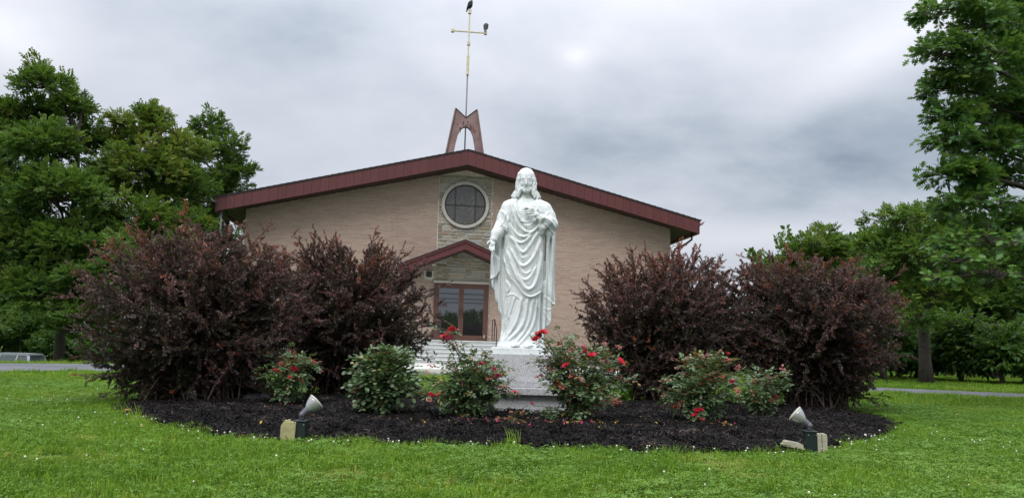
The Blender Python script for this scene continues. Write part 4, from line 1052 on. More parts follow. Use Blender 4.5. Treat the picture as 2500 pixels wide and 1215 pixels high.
pick = np.where(bank & (rng.random(len(x)) < .10), 2, rng.integers(0, 2, len(x)))
rot = np.stack([rng.normal(0, .1, len(x)), rng.normal(0, .1, len(x)), rng.uniform(0, 6.28, len(x))], 1)
tag(scatter('far_grass', np.stack([x, y, gz(x, y) - .01], 1), rot, rng.uniform(.8, 1.3, len(x)) * np.where(bank, .6, 1), tint, coarse, None, pick), 'green grass on both sides of the drive')
# a few long blades leaning over the front edge of the bed and left of the dark shrub
LB = [(1243 + dx, 1092) for dx in (-6, 0, 8, 14, 22)] + [(285 + 9 * i, 1016 + 2.5 * i) for i in range(7)]
P = [at(px, py, CAM_H / (-ray(px, py).z) * ray(px, py).y) for px, py in LB]; P = [(p[0], p[1], 0) for p in P]
b = MB(); r = random.Random(3)
for k in range(3):
    hh = r.uniform(.10, .16); lx = r.uniform(-.06, .06); b.add([(-.002 + k * .01, 0, 0), (.002 + k * .01, 0, 0), (lx * .4 - .0018 + k * .01, 0, hh * .6), (lx * .4 + .0018 + k * .01, 0, hh * .6), (lx + k * .01, .01, hh)], [(0, 1, 3, 2), (2, 3, 4)])
lb = proto('long_blade', b.mesh('long_blade', M['blade']))
tag(scatter('long_grass_blades', P, np.stack([np.zeros(len(P)), np.zeros(len(P)), rng.uniform(-.8, .8, len(P))], 1), rng.uniform(.8, 1.3, len(P)), np.full(len(P), .55), [lb]), 'long pale grass blades standing over the edge of the mulch')
# clover heads
b = MB(); b.lathe([(.002, 0), (.005, .001), (.0072, .004), (.0064, .009), (.003, .012)], 8); b.tube([(0, 0, .002), (.004, 0, -.05)], .0006, 3)
head = proto('clover_head', b.mesh('clover_head', M['clover_head']))
x, y = lawn_points(9000, 3, 9.5, .72); e_ = edge_dist(x, y)
w = np.exp(-e_ / .10) * (y < 6.5) * .8 + .004 + .05 * (vnoise(x, y, .7, 41) > .7)
ok = (rng.random(len(x)) < w) & ~inside(BED, x, y); x, y = x[ok][:300], y[ok][:300]
hz = .026 + .014 * rng.random(len(x))
tag(scatter('clover_flowers', np.stack([x, y, hz], 1), rng.normal(0, .25, (len(x), 3)), rng.uniform(.55, 1.0, len(x)), rng.random(len(x)), [head]), 'small white clover heads in the lawn, thickest along the mulch')

# mulch
def chipset(seed, n=24):
    r = random.Random(seed); b = MB()
    for i in range(n):
        l = r.uniform(.009, .034); w = r.uniform(.002, .0048); th = r.uniform(.0012, .003); a = r.uniform(0, 3.14); tz = r.uniform(-.5, .5)
        c = Vector((r.uniform(-.06, .06), r.uniform(-.06, .06), r.uniform(0, .016))); d = Vector((math.cos(a) * math.cos(tz), math.sin(a) * math.cos(tz), math.sin(tz))); s_ = Vector((-math.sin(a), math.cos(a), r.uniform(-.5, .5))).normalized()
        n_ = d.cross(s_); cv = n_ * r.uniform(0, .006)
        A = c - d * l; B = c + cv; D = c + d * l
        V = [A - s_ * w * .6, A + s_ * w * .6, B - s_ * w, B + s_ * w, D - s_ * w * .4, D + s_ * w * .4]; V += [v - n_ * th for v in V]
        b.add(V, [(0, 1, 3, 2), (2, 3, 5, 4), (6, 8, 9, 7), (8, 10, 11, 9), (0, 2, 8, 6), (2, 4, 10, 8), (1, 7, 9, 3), (3, 9, 11, 5)])
    return b.mesh('mulch_chips', M['chip'])
chips = [proto('mulch_chips', chipset(20 + k)) for k in range(5)]
n = 24000; x = rng.uniform(-4.4, 4.5, n); y = rng.uniform(5.1, 10.4, n); ok = inside(BED, x, y) & ((y < 8.6) | (rng.random(n) < .5)); x, y = x[ok], y[ok]
rot = np.stack([rng.normal(0, .2, len(x)), rng.normal(0, .2, len(x)), rng.uniform(0, 6.28, len(x))], 1)
tt = np.clip(rng.normal(.42, .22, len(x)) + .35 * (vnoise(x, y, .5, 77) - .5) + .45 * (rng.random(len(x)) < .05), 0, 1)
tag(scatter('mulch', np.stack([x, y, bed_z(x, y) + .002], 1), rot, rng.uniform(.7, 1.15, len(x)), tt, chips), 'black shredded bark mulch covering the planting bed')

# ------------------------------------------------------------------ purple berberis shrubs
def twigproto(seed, n=8, L_=.072, ll=.020):
    r = random.Random(seed); b = MB()
    b.tube([(0, 0, 0), (L_ * .5, r.uniform(-.004, .004), .002), (L_ * 1.05, 0, 0)], .0010, 3, 1, False)
    for i in range(n):
        x = L_ * (i + .5) / n
        for k in range(4):
            a = r.uniform(0, 6.28); d = Vector((r.uniform(.1, .9), math.cos(a), math.sin(a) + .15)); l = ll * r.uniform(.65, 1.2)
            nn = Vector((r.uniform(-.6, .2), r.uniform(-.4, .4), 1))
            dd = d.normalized(); nn = (nn - dd * nn.dot(dd)).normalized(); s_ = dd.cross(nn)
            o = Vector((x, 0, 0)); b.add([o, o + dd * l * .6 + s_ * l * .27, o + dd * l * 1.0, o + dd * l * .6 - s_ * l * .27], [(0, 1, 2, 3)], 0)
    return b.mesh('berberis_twig', [M['leaf_barb'], M['twig']])
btw = [proto('berberis_twig', twigproto(40 + k)) for k in range(4)]
def berberis(name, label, base, cen, rad, seed, nstem=190, spikes=(), urange=(-.5, 1), foot=.09):
    r = np.random.default_rng(seed); root = thing(name, label, 'shrub', base, 0, 'purple berberis shrubs beside the statue'); base = np.array(base)
    cen = np.array(cen); rad = np.array(rad)
    P = []; D = []; T = []; SZ_ = []; tubes = MB()
    tips = []
    for i in range(nstem):
        u = r.uniform(*urange) ; ph = r.uniform(0, 2 * PI); s_ = math.sqrt(1 - u * u)
        d = np.array([s_ * math.cos(ph), s_ * math.sin(ph), u]); k = r.uniform(.84, 1.02) if r.random() < .72 else r.uniform(.35, .72)
        nzv = 1 + .13 * math.sin(3 * ph + seed) * s_ + .08 * r.normal()
        tip = cen + d * rad * k * nzv
        if r.random() < .10 and u > .15: tip = cen + d * rad * r.uniform(1.06, 1.25)
        tips.append((tip, k))
    for sp in spikes: tips.append((np.array(sp), 1.0))
    for tip, k in tips:
        tip[2] = max(tip[2], base[2] + .08)
        b0 = base + np.array([r.normal() * foot, r.normal() * foot, 0]); h = tip - b0; Ln = np.linalg.norm(h)
        hor = np.array([h[0], h[1], 0]); c = b0 + hor * .28 + np.array([0, 0, max(h[2], .2) * .62 + .16 * np.linalg.norm(hor)])
        ts = np.linspace(0, 1, 9)[:, None]; path = (1 - ts) ** 2 * b0 + 2 * ts * (1 - ts) * c + ts ** 2 * tip
        path += np.cumsum(r.normal(0, .016, path.shape), 0) * (ts > .1)
        tubes.tube([tuple(p - base) for p in path], list(np.linspace(.0075, .0018, 9)), 4, 0, False)
        nt_ = int(Ln * 16)
        for j in range(nt_):
            t_ = 1 - (r.random() ** 1.15) * .84; f = t_ * 8; i0 = min(int(f), 7); p0 = path[i0] + (path[i0 + 1] - path[i0]) * (f - i0)
            tan = path[i0 + 1] - path[i0]; tan /= np.linalg.norm(tan) + 1e-9
            out = (p0 - cen) / rad; out = out / (np.linalg.norm(out) + 1e-6)
            d = tan * .34 + out * .52 + r.normal(0, .62, 3) + np.array([0, 0, .12]); d /= np.linalg.norm(d)
            ll = r.uniform(.07, .27) * (1.25 - .75 * t_ ** 3); ns = max(1, int(ll / .06))
            pts = [p0]
            for q_ in range(ns):
                e_ = np.linalg.norm((pts[-1] - cen) / rad)
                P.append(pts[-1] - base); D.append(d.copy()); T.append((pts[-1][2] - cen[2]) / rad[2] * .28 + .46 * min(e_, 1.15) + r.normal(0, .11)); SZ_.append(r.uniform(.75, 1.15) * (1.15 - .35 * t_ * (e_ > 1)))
                pts.append(pts[-1] + d * .064); d = d + r.normal(0, .12, 3) + out * .05; d /= np.linalg.norm(d)
            tubes.tube([tuple(p - base) for p in (pts[0], pts[len(pts) // 2], pts[-1])], .0016, 3, 0, False)
        # leaves along the last stretch of the main stem
        e0 = path[-1] - path[-2]; Ls = np.linalg.norm(path[-1] - path[4]); m_ = int(Ls / .07)
        for j in range(m_):
            t_ = .5 + .5 * j / max(m_, 1); f = t_ * 8; i0 = min(int(f), 7); P.append(path[i0] + (path[i0 + 1] - path[i0]) * (f - i0) - base); D.append(path[i0 + 1] - path[i0]); T.append(.62 + r.normal(0, .1)); SZ_.append(r.uniform(.6, .95) * (1.1 - .55 * t_))
    T = np.array(T); P = np.array(P)
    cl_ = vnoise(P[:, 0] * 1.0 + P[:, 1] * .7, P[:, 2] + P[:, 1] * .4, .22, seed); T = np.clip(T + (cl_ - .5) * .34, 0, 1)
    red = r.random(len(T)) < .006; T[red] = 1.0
    tubes.build('stems', M['twig'], root, kind='stuff')
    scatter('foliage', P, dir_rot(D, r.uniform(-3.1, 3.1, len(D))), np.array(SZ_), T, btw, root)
    return root
zc = lambda px, py, y: at(px, py, y)
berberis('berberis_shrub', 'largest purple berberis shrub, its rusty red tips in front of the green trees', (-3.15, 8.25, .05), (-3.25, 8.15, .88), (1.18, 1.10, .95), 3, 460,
         [zc(640, 590, 8.2), zc(690, 608, 8.3), zc(600, 575, 8.2), zc(465, 568, 8.3), zc(345, 620, 8.3), zc(245, 655, 8.2), zc(195, 700, 8.1), zc(540, 570, 8.2), zc(700, 690, 8.3), zc(380, 590, 8.3), zc(210, 900, 8.0), zc(430, 560, 8.3), zc(500, 562, 8.3), zc(570, 590, 8.2), zc(620, 610, 8.2), zc(240, 985, 7.9), zc(660, 690, 8.3), zc(290, 1000, 7.7), zc(260, 960, 7.8), zc(640, 930, 8.0), zc(600, 960, 8.0)], urange=(-.85, 1), foot=.22)
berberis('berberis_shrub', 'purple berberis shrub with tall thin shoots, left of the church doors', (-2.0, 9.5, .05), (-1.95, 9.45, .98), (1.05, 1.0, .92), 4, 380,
         [zc(770, 580, 9.4), zc(790, 615, 9.4), zc(845, 590, 9.3), zc(880, 600, 9.4), zc(925, 560, 9.4), zc(945, 600, 9.4), zc(1000, 610, 9.4), zc(1050, 655, 9.3), zc(1100, 695, 9.3), zc(1085, 770, 9.3), zc(1040, 865, 9.2), zc(720, 600, 9.5), zc(1070, 720, 9.3), zc(1045, 640, 9.4), zc(840, 595, 9.4), zc(1010, 900, 9.1)], urange=(-.7, 1), foot=.13)
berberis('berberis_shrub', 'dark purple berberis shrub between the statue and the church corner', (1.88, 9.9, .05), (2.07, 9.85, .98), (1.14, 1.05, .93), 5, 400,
         [zc(1505, 622, 9.8), zc(1450, 645, 9.8), zc(1425, 680, 9.8), zc(1405, 712, 9.8), zc(1575, 598, 9.8), zc(1600, 612, 9.8), zc(1675, 595, 9.9), zc(1695, 592, 9.9), zc(1715, 617, 9.8), zc(1770, 640, 9.8), zc(1640, 605, 9.9), zc(1420, 775, 9.7), zc(1440, 665, 9.8), zc(1655, 600, 9.8), zc(1480, 870, 9.5)], urange=(-.8, 1), foot=.18)
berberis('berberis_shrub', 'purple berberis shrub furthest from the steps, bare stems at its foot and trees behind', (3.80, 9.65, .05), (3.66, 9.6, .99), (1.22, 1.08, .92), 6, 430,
         [zc(1850, 612, 9.6), zc(1875, 612, 9.6), zc(1805, 642, 9.6), zc(1945, 610, 9.6), zc(2100, 640, 9.7), zc(2160, 690, 9.6), zc(2190, 730, 9.6), zc(2195, 800, 9.6), zc(2170, 880, 9.5), zc(2145, 1000, 9.2), zc(2075, 640, 9.6), zc(1785, 665, 9.6), zc(1800, 620, 9.6), zc(2160, 955, 9.4)], urange=(-.75, 1), foot=.16)

# ------------------------------------------------------------------ rose bushes
def rose_leaf(seed, lf=.034, n=5, fat=.34):
    r = random.Random(seed); b = MB(); Ls = lf * 2.1
    V = [(0, -.0007, 0), (0, .0007, 0), (Ls, .0007, -.006), (Ls, -.0007, -.006), (Ls * .5, .0007, .001), (Ls * .5, -.0007, .001)]
    b.add(V, [(0, 5, 4, 1), (5, 3, 2, 4)])
    def lf_(i0, o, d, l):
        d = Vector(d).normalized(); nn = Vector((r.uniform(-.2, .2), r.uniform(-.2, .2), 1)); nn = (nn - d * nn.dot(d)).normalized(); s_ = d.cross(nn); o = Vector(o); k = len(b.V)
        w = l * fat
        b.V += [tuple(o + d * l * .3 + s_ * w * .8 + nn * .002), tuple(o + d * l * .7 + s_ * w * .85 + nn * .001), tuple(o + d * l), tuple(o + d * l * .7 - s_ * w * .85 + nn * .001), tuple(o + d * l * .3 - s_ * w * .8 + nn * .002), tuple(o + d * l * .5 - nn * .002)]
        b.F += [(i0, k, k + 5), (k, k + 1, k + 5), (k + 1, k + 2, k + 5), (k + 2, k + 3, k + 5), (k + 3, k + 4, k + 5), (k + 4, i0, k + 5)]; b.I += [0] * 6
    lf_(2, V[2], (1, .05, -.25), lf * 1.15)
    lf_(4, V[4], (.5, 1, -.1), lf); lf_(5, V[5], (.5, -1, -.1), lf)
    if n == 5: lf_(2, (Ls * .9, 0, -.005), (.6, 1, -.1), lf * 1.0); lf_(3, (Ls * .9, 0, -.005), (.6, -1, -.1), lf * 1.0)
    return b.mesh('rose_leaf', M['leaf_rose'])
RL = [rose_leaf(60 + k, .033, 5 if k % 3 else 3) for k in range(4)]; RLP = [proto('rose_leaf', me) for me in RL]
RL2 = [rose_leaf(66 + k, .040, 3, .46) for k in range(4)]; RLP2 = [proto('round_leaf', me) for me in RL2]
def petal(seed, w=.030, l=.036):
    r = random.Random(seed); V = []; F = []; nu, nv = 4, 4
    for i in range(nu + 1):
        for j in range(nv + 1):
            u = i / nu; v_ = j / nv * 2 - 1; ww = w * math.sin(PI * min(1, .12 + u * .62)) ; x = v_ * ww; y = -u * l * .75 + v_ * v_ * .005; z = u * l * .8 + .004 * math.sin(v_ * 5 + seed) * u - u * u * .010
            V.append((x, y, z))
    for i in range(nu):
        for j in range(nv): a = i * (nv + 1) + j; F.append((a, a + 1, a + nv + 2, a + nv + 1))
    return V, F
pmesh = {}
for c_ in ('petal_red', 'petal_pink', 'petal_pale'):
    pmesh[c_] = []
    for k in range(2):
        V, F = petal(k); pmesh[c_].append(newmesh('petal', V, F, M[c_], True))
def bloom(parent, loc, mat, size, tilt, r):
    f = mobj('flower', None, parent, loc=loc, rot=(tilt[0], tilt[1], r.uniform(0, 6)), scale=size); f.empty_display_size = .02
    for k in range(9):
        outer = k < 5; a = k * 1.2566 + (.6 if not outer else 0)
        p = mobj('petal', pmesh[mat][k % 2], f, rot=(r.uniform(-.15, .25) + (0 if outer else -.75), r.uniform(-.2, .2), a), scale=(1 if outer else .72) * r.uniform(.85, 1.1)); p['tint'] = r.random()
    b = MB(); b.lathe([(.001, -.012), (.006, -.008), (.005, .001), (.002, .008)], 6); b.build('calyx', M['rose_stem'], f)
def rose(name, label, base, shape, n_stem, flowers, seed, group='rose bushes in the bed', red=.12, density=1.0, shoots=(), cat='rose bush', leafs=1.0, nobj=150):
    """shape: (cx, cy, cz, rx, ry, rz) of the leafy mass"""
    r = np.random.default_rng(seed); rr = random.Random(seed); root = thing(name, label, cat, base, 0, group); base = np.array(base, float)
    cen = np.array(shape[:3]); rad = np.array(shape[3:]); tub = MB(); P = []; D = []; T = []
    tips = []
    for i in range(n_stem):
        u = r.uniform(-.40, 1); ph = r.uniform(0, 2 * PI); s_ = math.sqrt(1 - u * u); tips.append((cen + np.array([s_ * math.cos(ph), s_ * math.sin(ph), u]) * rad * r.uniform(.55, 1.08), 0, 1))
    for s_ in shoots: tips.append((np.array(s_), 1, .55))
    for f in flowers: tips.append((np.array(f[:3]) - np.array([0, 0, .015]), 1, .6))
    for tip, kind, dn in tips:
        tip = tip.copy(); tip[2] = max(tip[2], base[2] + .06)
        b0 = base + np.array([r.normal() * .035, r.normal() * .035, 0]); h = tip - b0; c = b0 + h * np.array([.35, .35, .7]) + np.array([0, 0, .03])
        ts = np.linspace(0, 1, 7)[:, None]; path = (1 - ts) ** 2 * b0 + 2 * ts * (1 - ts) * c + ts ** 2 * tip
        tub.tube([tuple(p - base) for p in path], list(np.linspace(.0055, .0018, 7)), 5, 0, False); Ln = np.linalg.norm(h)
        for j in range(int(Ln * 26 * density * dn) + 3):
            t_ = 1 - r.random() ** 1.2 * (.72 if kind == 0 else .95); f = t_ * 6; i0 = min(int(f), 5); p0 = path[i0] + (path[i0 + 1] - path[i0]) * (f - i0)
            ph = r.uniform(0, 6.28); d = np.array([math.cos(ph), math.sin(ph), r.uniform(-.25, .55)]); out = (p0 - cen); d = d + .5 * out / (np.linalg.norm(out) + .05)
            if r.random() < .55 and not (kind and t_ > .5):
                l = r.uniform(.03, .11); p1 = p0 + d / np.linalg.norm(d) * l; tub.tube([tuple(p0 - base), tuple(p1 - base)], .0013, 3, 0, False); p0 = p1
                for q_ in range(2): dd = d + r.normal(0, .6, 3); P.append(p0 - base); D.append(dd); T.append(t_)
            P.append(p0 - base); D.append(d); T.append(t_)
    P = np.array(P); D = np.array(D); T = np.array(T)
    tint = np.clip(.18 + .34 * r.random(len(P)) + .12 * (P[:, 2] / .5), 0, .72)
    redm = r.random(len(P)) < red * (T > .8) + .02; tint[redm] = r.uniform(.88, 1.0, redm.sum()); yl = r.random(len(P)) < .05; tint[yl] = r.uniform(.76, .86, yl.sum())
    R = dir_rot(D, r.normal(0, .35, len(D))); SZ_ = r.uniform(.7, 1.15, len(P)) * leafs
    front = np.argsort(P[:, 1] * 1.0 - P[:, 2] * .15 - .25 * SZ_)[:nobj]; fm = np.zeros(len(P), bool); fm[front] = True
    for i in front:
        o = mobj('leaf', (RL if flowers or cat != 'shrub' else RL2)[int(i) % 4], root, loc=P[i], rot=R[i], scale=float(SZ_[i])); o['tint'] = float(tint[i])
    if (~fm).any(): scatter('inner_foliage', P[~fm], R[~fm], SZ_[~fm], tint[~fm], RLP if flowers or cat != 'shrub' else RLP2, root)
    tub.build('stems', M['rose_stem'], root, kind='stuff')
    for f in flowers:
        bloom(root, tuple(np.array(f[:3]) - base), f[3], f[4], (rr.uniform(.2, .9), rr.uniform(-.4, .4)), rr)
    return root
def A(px, py, y): return at(px, py, y)
BZ = lambda x, y: float(bed_z(np.array([x]), np.array([y]))[0])
def fl(lst): return [(*at(px, py, y), m_, s_) for px, py, y, m_, s_ in lst]
x0, y0 = -2.16, 7.65
rose('rose_bush', 'small open rose bush with four red blooms between two purple shrubs', (x0, y0, BZ(x0, y0)), (x0 + .03, y0, .37, .21, .2, .21), 22,
     fl([(672, 907, 7.55, 'petal_red', 1.15), (683, 914, 7.52, 'petal_red', 1.15), (718, 904, 7.55, 'petal_red', 1.3), (707, 923, 7.5, 'petal_red', .9), (761, 882, 7.6, 'petal_red', .8)]), 71, density=.9, nobj=130)
x0, y0 = -1.13, 6.9
rose('leafy_shrub', 'rounded green bush without any blooms, small oval leaves, near the left spotlight', (x0, y0, BZ(x0, y0)), (x0 + .04, y0, .34, .25, .22, .27), 46, [], 72, group=None, red=.02, density=1.5, cat='shrub', leafs=1.0, nobj=220)
x0, y0 = -.30, 6.75
rose('rose_bush', 'broad rose bush in front of the pedestal, one long shoot topped by a red cluster', (x0, y0, BZ(x0, y0)), (x0 - .03, y0, .34, .37, .26, .24), 44,
     fl([(1103, 806, 6.7, 'petal_red', 1.15), (1095, 816, 6.68, 'petal_pink', 1.1), (1084, 822, 6.66, 'petal_red', 1.1), (1097, 828, 6.64, 'petal_pink', 1.0), (1176, 890, 6.6, 'petal_pink', 1.0), (1205, 901, 6.6, 'petal_pink', .7), (1217, 918, 6.55, 'petal_pink', .9),
         (1257, 958, 6.5, 'petal_red', .8), (1159, 902, 6.7, 'petal_pale', .9), (1052, 965, 6.45, 'petal_red', .9), (1047, 975, 6.5, 'petal_pale', .8), (1070, 964, 6.45, 'petal_red', .6), (1170, 908, 6.6, 'petal_pale', .7)]), 73,
     shoots=[at(1100, 810, 6.7), at(1072, 800, 6.72), at(1112, 800, 6.7), at(1150, 895, 6.7), at(1255, 925, 6.7), at(1230, 940, 6.5)], density=1.05, nobj=230)
x0, y0 = .62, 6.8
rose('rose_bush', 'tall open rose bush beside the hem of the statue, red blooms on top', (x0, y0, BZ(x0, y0)), (x0 + .02, y0, .47, .38, .27, .24), 40,
     fl([(1312, 820, 6.75, 'petal_red', 1.15), (1320, 814, 6.72, 'petal_red', 1.15), (1309, 829, 6.7, 'petal_red', 1.15), (1327, 812, 6.75, 'petal_red', 1.0), (1383, 893, 6.6, 'petal_red', 1.1), (1431, 858, 6.7, 'petal_red', 1.0), (1445, 868, 6.65, 'petal_red', 1.1), (1424, 848, 6.7, 'petal_pink', .8),
         (1513, 884, 6.7, 'petal_red', 1.25), (1418, 930, 6.5, 'petal_pale', 1.0), (1410, 925, 6.5, 'petal_pale', .9), (1298, 985, 6.5, 'petal_red', .5)]), 74,
     shoots=[at(1320, 818, 6.75), at(1362, 808, 6.8), at(1368, 830, 6.8), at(1352, 870, 6.7), at(1310, 870, 6.7), at(1300, 885, 6.6), at(1440, 850, 6.7), at(1505, 895, 6.7), at(1395, 880, 6.6), at(1340, 1000, 6.5), at(1320, 1010, 6.6), at(1300, 1005, 6.6)], density=1.0, red=.22, nobj=240)
x0, y0 = 1.76, 7.1
rose('rose_bush', 'sprawling rose bush with bronze new leaves, right of the pedestal in front of dark shrubs', (x0, y0, BZ(x0, y0)), (x0 + .0, y0, .36, .38, .26, .26), 44,
     fl([(1700, 1003, 6.85, 'petal_red', .85), (1711, 1001, 6.85, 'petal_red', .8), (1697, 1013, 6.85, 'petal_red', .9), (1759, 859, 7.1, 'petal_pale', .8), (1778, 864, 7.1, 'petal_red', .7), (1790, 931, 7.0, 'petal_pink', 1.0)]), 75,
     shoots=[at(1770, 868, 7.1), at(1785, 875, 7.1), at(1740, 895, 7.1), at(1720, 905, 7.1), at(1640, 930, 7.0)], density=1.0, red=.28, nobj=230)
x0, y0 = 2.55, 7.9
rose('rose_bush', 'thin grey-green rose bush with pink blooms beside the shrub with bare stems', (x0, y0, BZ(x0, y0)), (x0, y0, .34, .28, .22, .18), 18,
     fl([(1893, 970, 7.8, 'petal_pink', 1.2), (1885, 981, 7.8, 'petal_pink', 1.0), (1878, 982, 7.8, 'petal_pale', .8)]), 76, shoots=[at(1870, 925, 7.9), at(1840, 935, 7.9)], density=.9, nobj=140)
# small ground plants of the bed
def tiny(label, px, py, y, h, tint_rng, flowers=(), seed=1, n=8, cat='plant', name='young_plant', sz=.9):
    p = at(px, py, y); bz = BZ(p[0], p[1]); r_ = rose(name, label, (p[0], p[1], bz), (p[0], p[1], bz + h * .6, h * .55, h * .5, h * .45), n, flowers, seed, group=None, red=0, density=1.0, cat=cat, leafs=sz, nobj=60)
    for ch in r_.children:
        if ch.name.startswith('leaf'): ch['tint'] = random.Random(seed + hash(ch.name) % 97 * 0 + len(ch.name)).uniform(*tint_rng)
    return r_
tiny('little clump of red-orange leaves low in the mulch right of the pedestal', 1475, 992, 8.3, .13, (.93, 1.0), seed=81, n=9)
tiny('low plant with browned pale flowers between the leafy bush and the pedestal', 1005, 962, 9.2, .16, (.74, .84), fl([(1012, 945, 9.1, 'petal_pale', .9), (1020, 952, 9.1, 'petal_pale', .8), (995, 955, 9.1, 'petal_pale', .7)]), seed=82, n=9)
tiny('low seedling with a single magenta bloom at the front of the mulch', 1243, 1050, 6.25, .06, (.8, 1.0), fl([(1243, 1046, 6.2, 'petal_pink', .75), (1241, 1033, 6.25, 'petal_red', .5), (1262, 1041, 6.25, 'petal_pale', .5)]), seed=83, n=4, sz=.5)
# bright weeds behind the bed
wl_ = proto('weed_leaf', (lambda b: (([leaf_poly(b, (0, 0, 0), (math.cos(a), math.sin(a), .5 + .3 * math.sin(a * 3)), (0, 0, 1), .055, .032) for a in np.linspace(0, 5.6, 7)]), b.mesh('weed_leaf', M['leaf_weed']))[1])(MB()))
for (px, py, y, w_, h_, lab) in ((1520, 985, 9.6, .17, .20, 'bright green weedy clump at the foot of the dark shrub by the pedestal'), (1565, 985, 9.9, .12, .12, 'smaller bright green weed clump nearest the stems of the dark shrub'), (1830, 975, 9.4, .22, .22, 'bright green weed clump seen through the thin pink rose bush')):
    p = at(px, py, y); t_ = thing('weed_clump', lab, 'weeds', (p[0], p[1], 0)); k = int(60 * w_ / .1)
    Q = np.stack([rng.normal(0, w_ * .5, k), rng.normal(0, w_ * .4, k), np.abs(rng.normal(0, h_ * .45, k)) + .02], 1)
    scatter('foliage', Q, np.stack([rng.normal(0, .3, k), rng.normal(0, .3, k), rng.uniform(0, 6, k)], 1), rng.uniform(.5, .9, k), rng.random(k), [wl_], t_)
# fallen leaves
fb = MB(); leaf_poly(fb, (-.018, 0, .003), (1, 0, .1), (0, 0, 1), .036, .024, .25); fallen = proto('fallen_leaf', fb.mesh('fallen_leaf', M['fallen']))
pts = []
for (cx, cy, sx, sy, k) in ((.62, 6.55, .28, .12, 75), (1.72, 6.8, .16, .12, 26), (-1.0, 6.45, .22, .14, 14), (-2.1, 7.3, .18, .12, 14), (-.2, 6.45, .3, .15, 22), (0, 6.6, 2.2, .7, 36)):
    for _ in range(k): pts.append((cx + random.gauss(0, sx), cy + random.gauss(0, sy)))
pts = [p for p in pts if p[1] > 5.6]; P = [(a_, b_, BZ(a_, b_) + .022) for a_, b_ in pts]; k = len(P)
tag(scatter('fallen_leaves', P, np.stack([rng.normal(0, .4, k), rng.normal(0, .4, k), rng.uniform(0, 6, k)], 1), rng.uniform(.5, 1.1, k), rng.random(k), [fallen]), 'yellow and brown fallen rose leaves on the mulch')
fp = MB(); fp.add(*petal(0)); fpm = proto('fallen_petal', fp.mesh('fallen_petal', M['petal_pink']))
Q = [(cx + random.gauss(0, .16), cy + random.gauss(0, .09)) for cx, cy, k in ((.62, 6.5, 9), (-.25, 6.4, 9), (1.75, 6.75, 5), (-2.1, 7.35, 4), (.05, 6.2, 3)) for _ in range(k)]
tag(scatter('fallen_petals', [(a_, b_, BZ(a_, b_) + .026) for a_, b_ in Q], rng.normal(0, .8, (len(Q), 3)), rng.uniform(.4, .7, len(Q)), rng.random(len(Q)), [fpm]), 'pink rose petals dropped on the mulch under the bushes')
p = at(310, 1027, 6.45)
o = tag(mobj('dry_leaf', fallen.data, loc=(p[0], p[1], .06), rot=(.2, -.2, .5), scale=2.0), 'single dry tan leaf on the lawn beside the left tip of the bed', 'leaf'); o['tint'] = .3
p = at(627, 985, 7.9); b = MB(); r = random.Random(9)
b.lathe([(.001, -.03), (.16, -.02), (.155, .03), (.11, .065), (.05, .08), (.002, .083)], 10); b.V = [(v[0] * 1.1 + r.uniform(-.012, .012), v[1] * .6 + r.uniform(-.012, .012), v[2] + r.uniform(-.008, .008)) for v in b.V]
tag(b.build('rock', M['rock'], None, loc=(p[0], p[1], BZ(p[0], p[1]))), 'low dark rock in the mulch beside the small red rose bush', 'rock')

# ------------------------------------------------------------------ spotlights
def spot(label, px, py, y, mirror, tilt, turn, group='garden spotlights aimed at the statue'):
    p = at(px, py, y); s_ = -1 if mirror else 1
    t_ = thing('garden_spotlight', label, 'spotlight', (p[0], p[1], 0), 0, group); h = .138
    boxpart('junction_box', M['box_green'], t_, -.038, .038, -.04, .04, -.02, h, bev=.005)
    boxpart('box_lid', M['box_green'], t_, -.043, .043, -.045, .045, h, h + .010, bev=.003)
    ax = Vector((s_ * math.cos(tilt) * math.cos(turn), math.cos(tilt) * math.sin(turn), math.sin(tilt))); o = Vector((-s_ * .0, 0, h + .01))
    b = MB(); b.tube([o, o + Vector((0, 0, .03))], [.017, .015], 10); b.build('stem', M['plastic_grey'], t_, True)
    k0 = o + Vector((0, 0, .035))
    b = MB(); b.lathe([(.002, -.020), (.017, -.018), (.020, 0), (.017, .018), (.002, .020)], 14, axis=(0, 1, 0), origin=k0); b.build('knuckle', M['plastic_grey'], t_, True)
    b = MB(); b.lathe([(.016, -.006), (.019, .004), (.0205, .012), (.0235, .042), (.024, .047)], 20, axis=ax, origin=k0); b.build('socket', M['plastic_grey'], t_, True)
    bulb = mobj('bulb', None, t_); bulb.empty_display_size = .05
    b = MB(); b.lathe([(.021, .046), (.027, .054), (.039, .070), (.050, .092), (.0575, .112), (.059, .118)], 32, axis=ax, origin=k0); b.build('reflector', M['bulb_glass'], bulb, True)
    b = MB(); b.lathe([(.059, .1185), (.0625, .122), (.0625, .128), (.057, .132), (.040, .136), (.015, .138), (.001, .1383)], 32, axis=ax, origin=k0); b.build('lens', M['bulb_face'], bulb, True)
    b = MB(); b.tube([(s_ * .02, .038, .05), (s_ * .03, .075, .03), (s_ * .02, .14, .012), (-s_ * .04, .22, .010), (-s_ * .06, .34, .004)], .005, 6); b.build('cable', M['rubber'], t_, True)
    for xx in (-.028, .028): boxpart('screw', M['chrome'], t_, xx - .004, xx + .004, -.0475, -.0445, .118, .126)
    return t_, s_, h
t_, s_, h = spot('garden spotlight with a yellowed plastic cover open on its left side', 733, 1078, 5.30, False, math.radians(42), .45)
cv = mobj('cover', None, t_, loc=(-.082, -.01, -.01), rot=(0, .03, .10)); cv.empty_display_size = .05
b = MB()
b.prism([(-.044, .0), (.040, .0), (.041, .13), (.034, .146), (-.032, .146), (-.047, .12)], -.045, .035); b.build('shell', M['plastic_amber'], cv)
boxpart('rim', M['plastic_amber'], cv, .041, .051, -.050, .040, .004, .150, bev=.003)
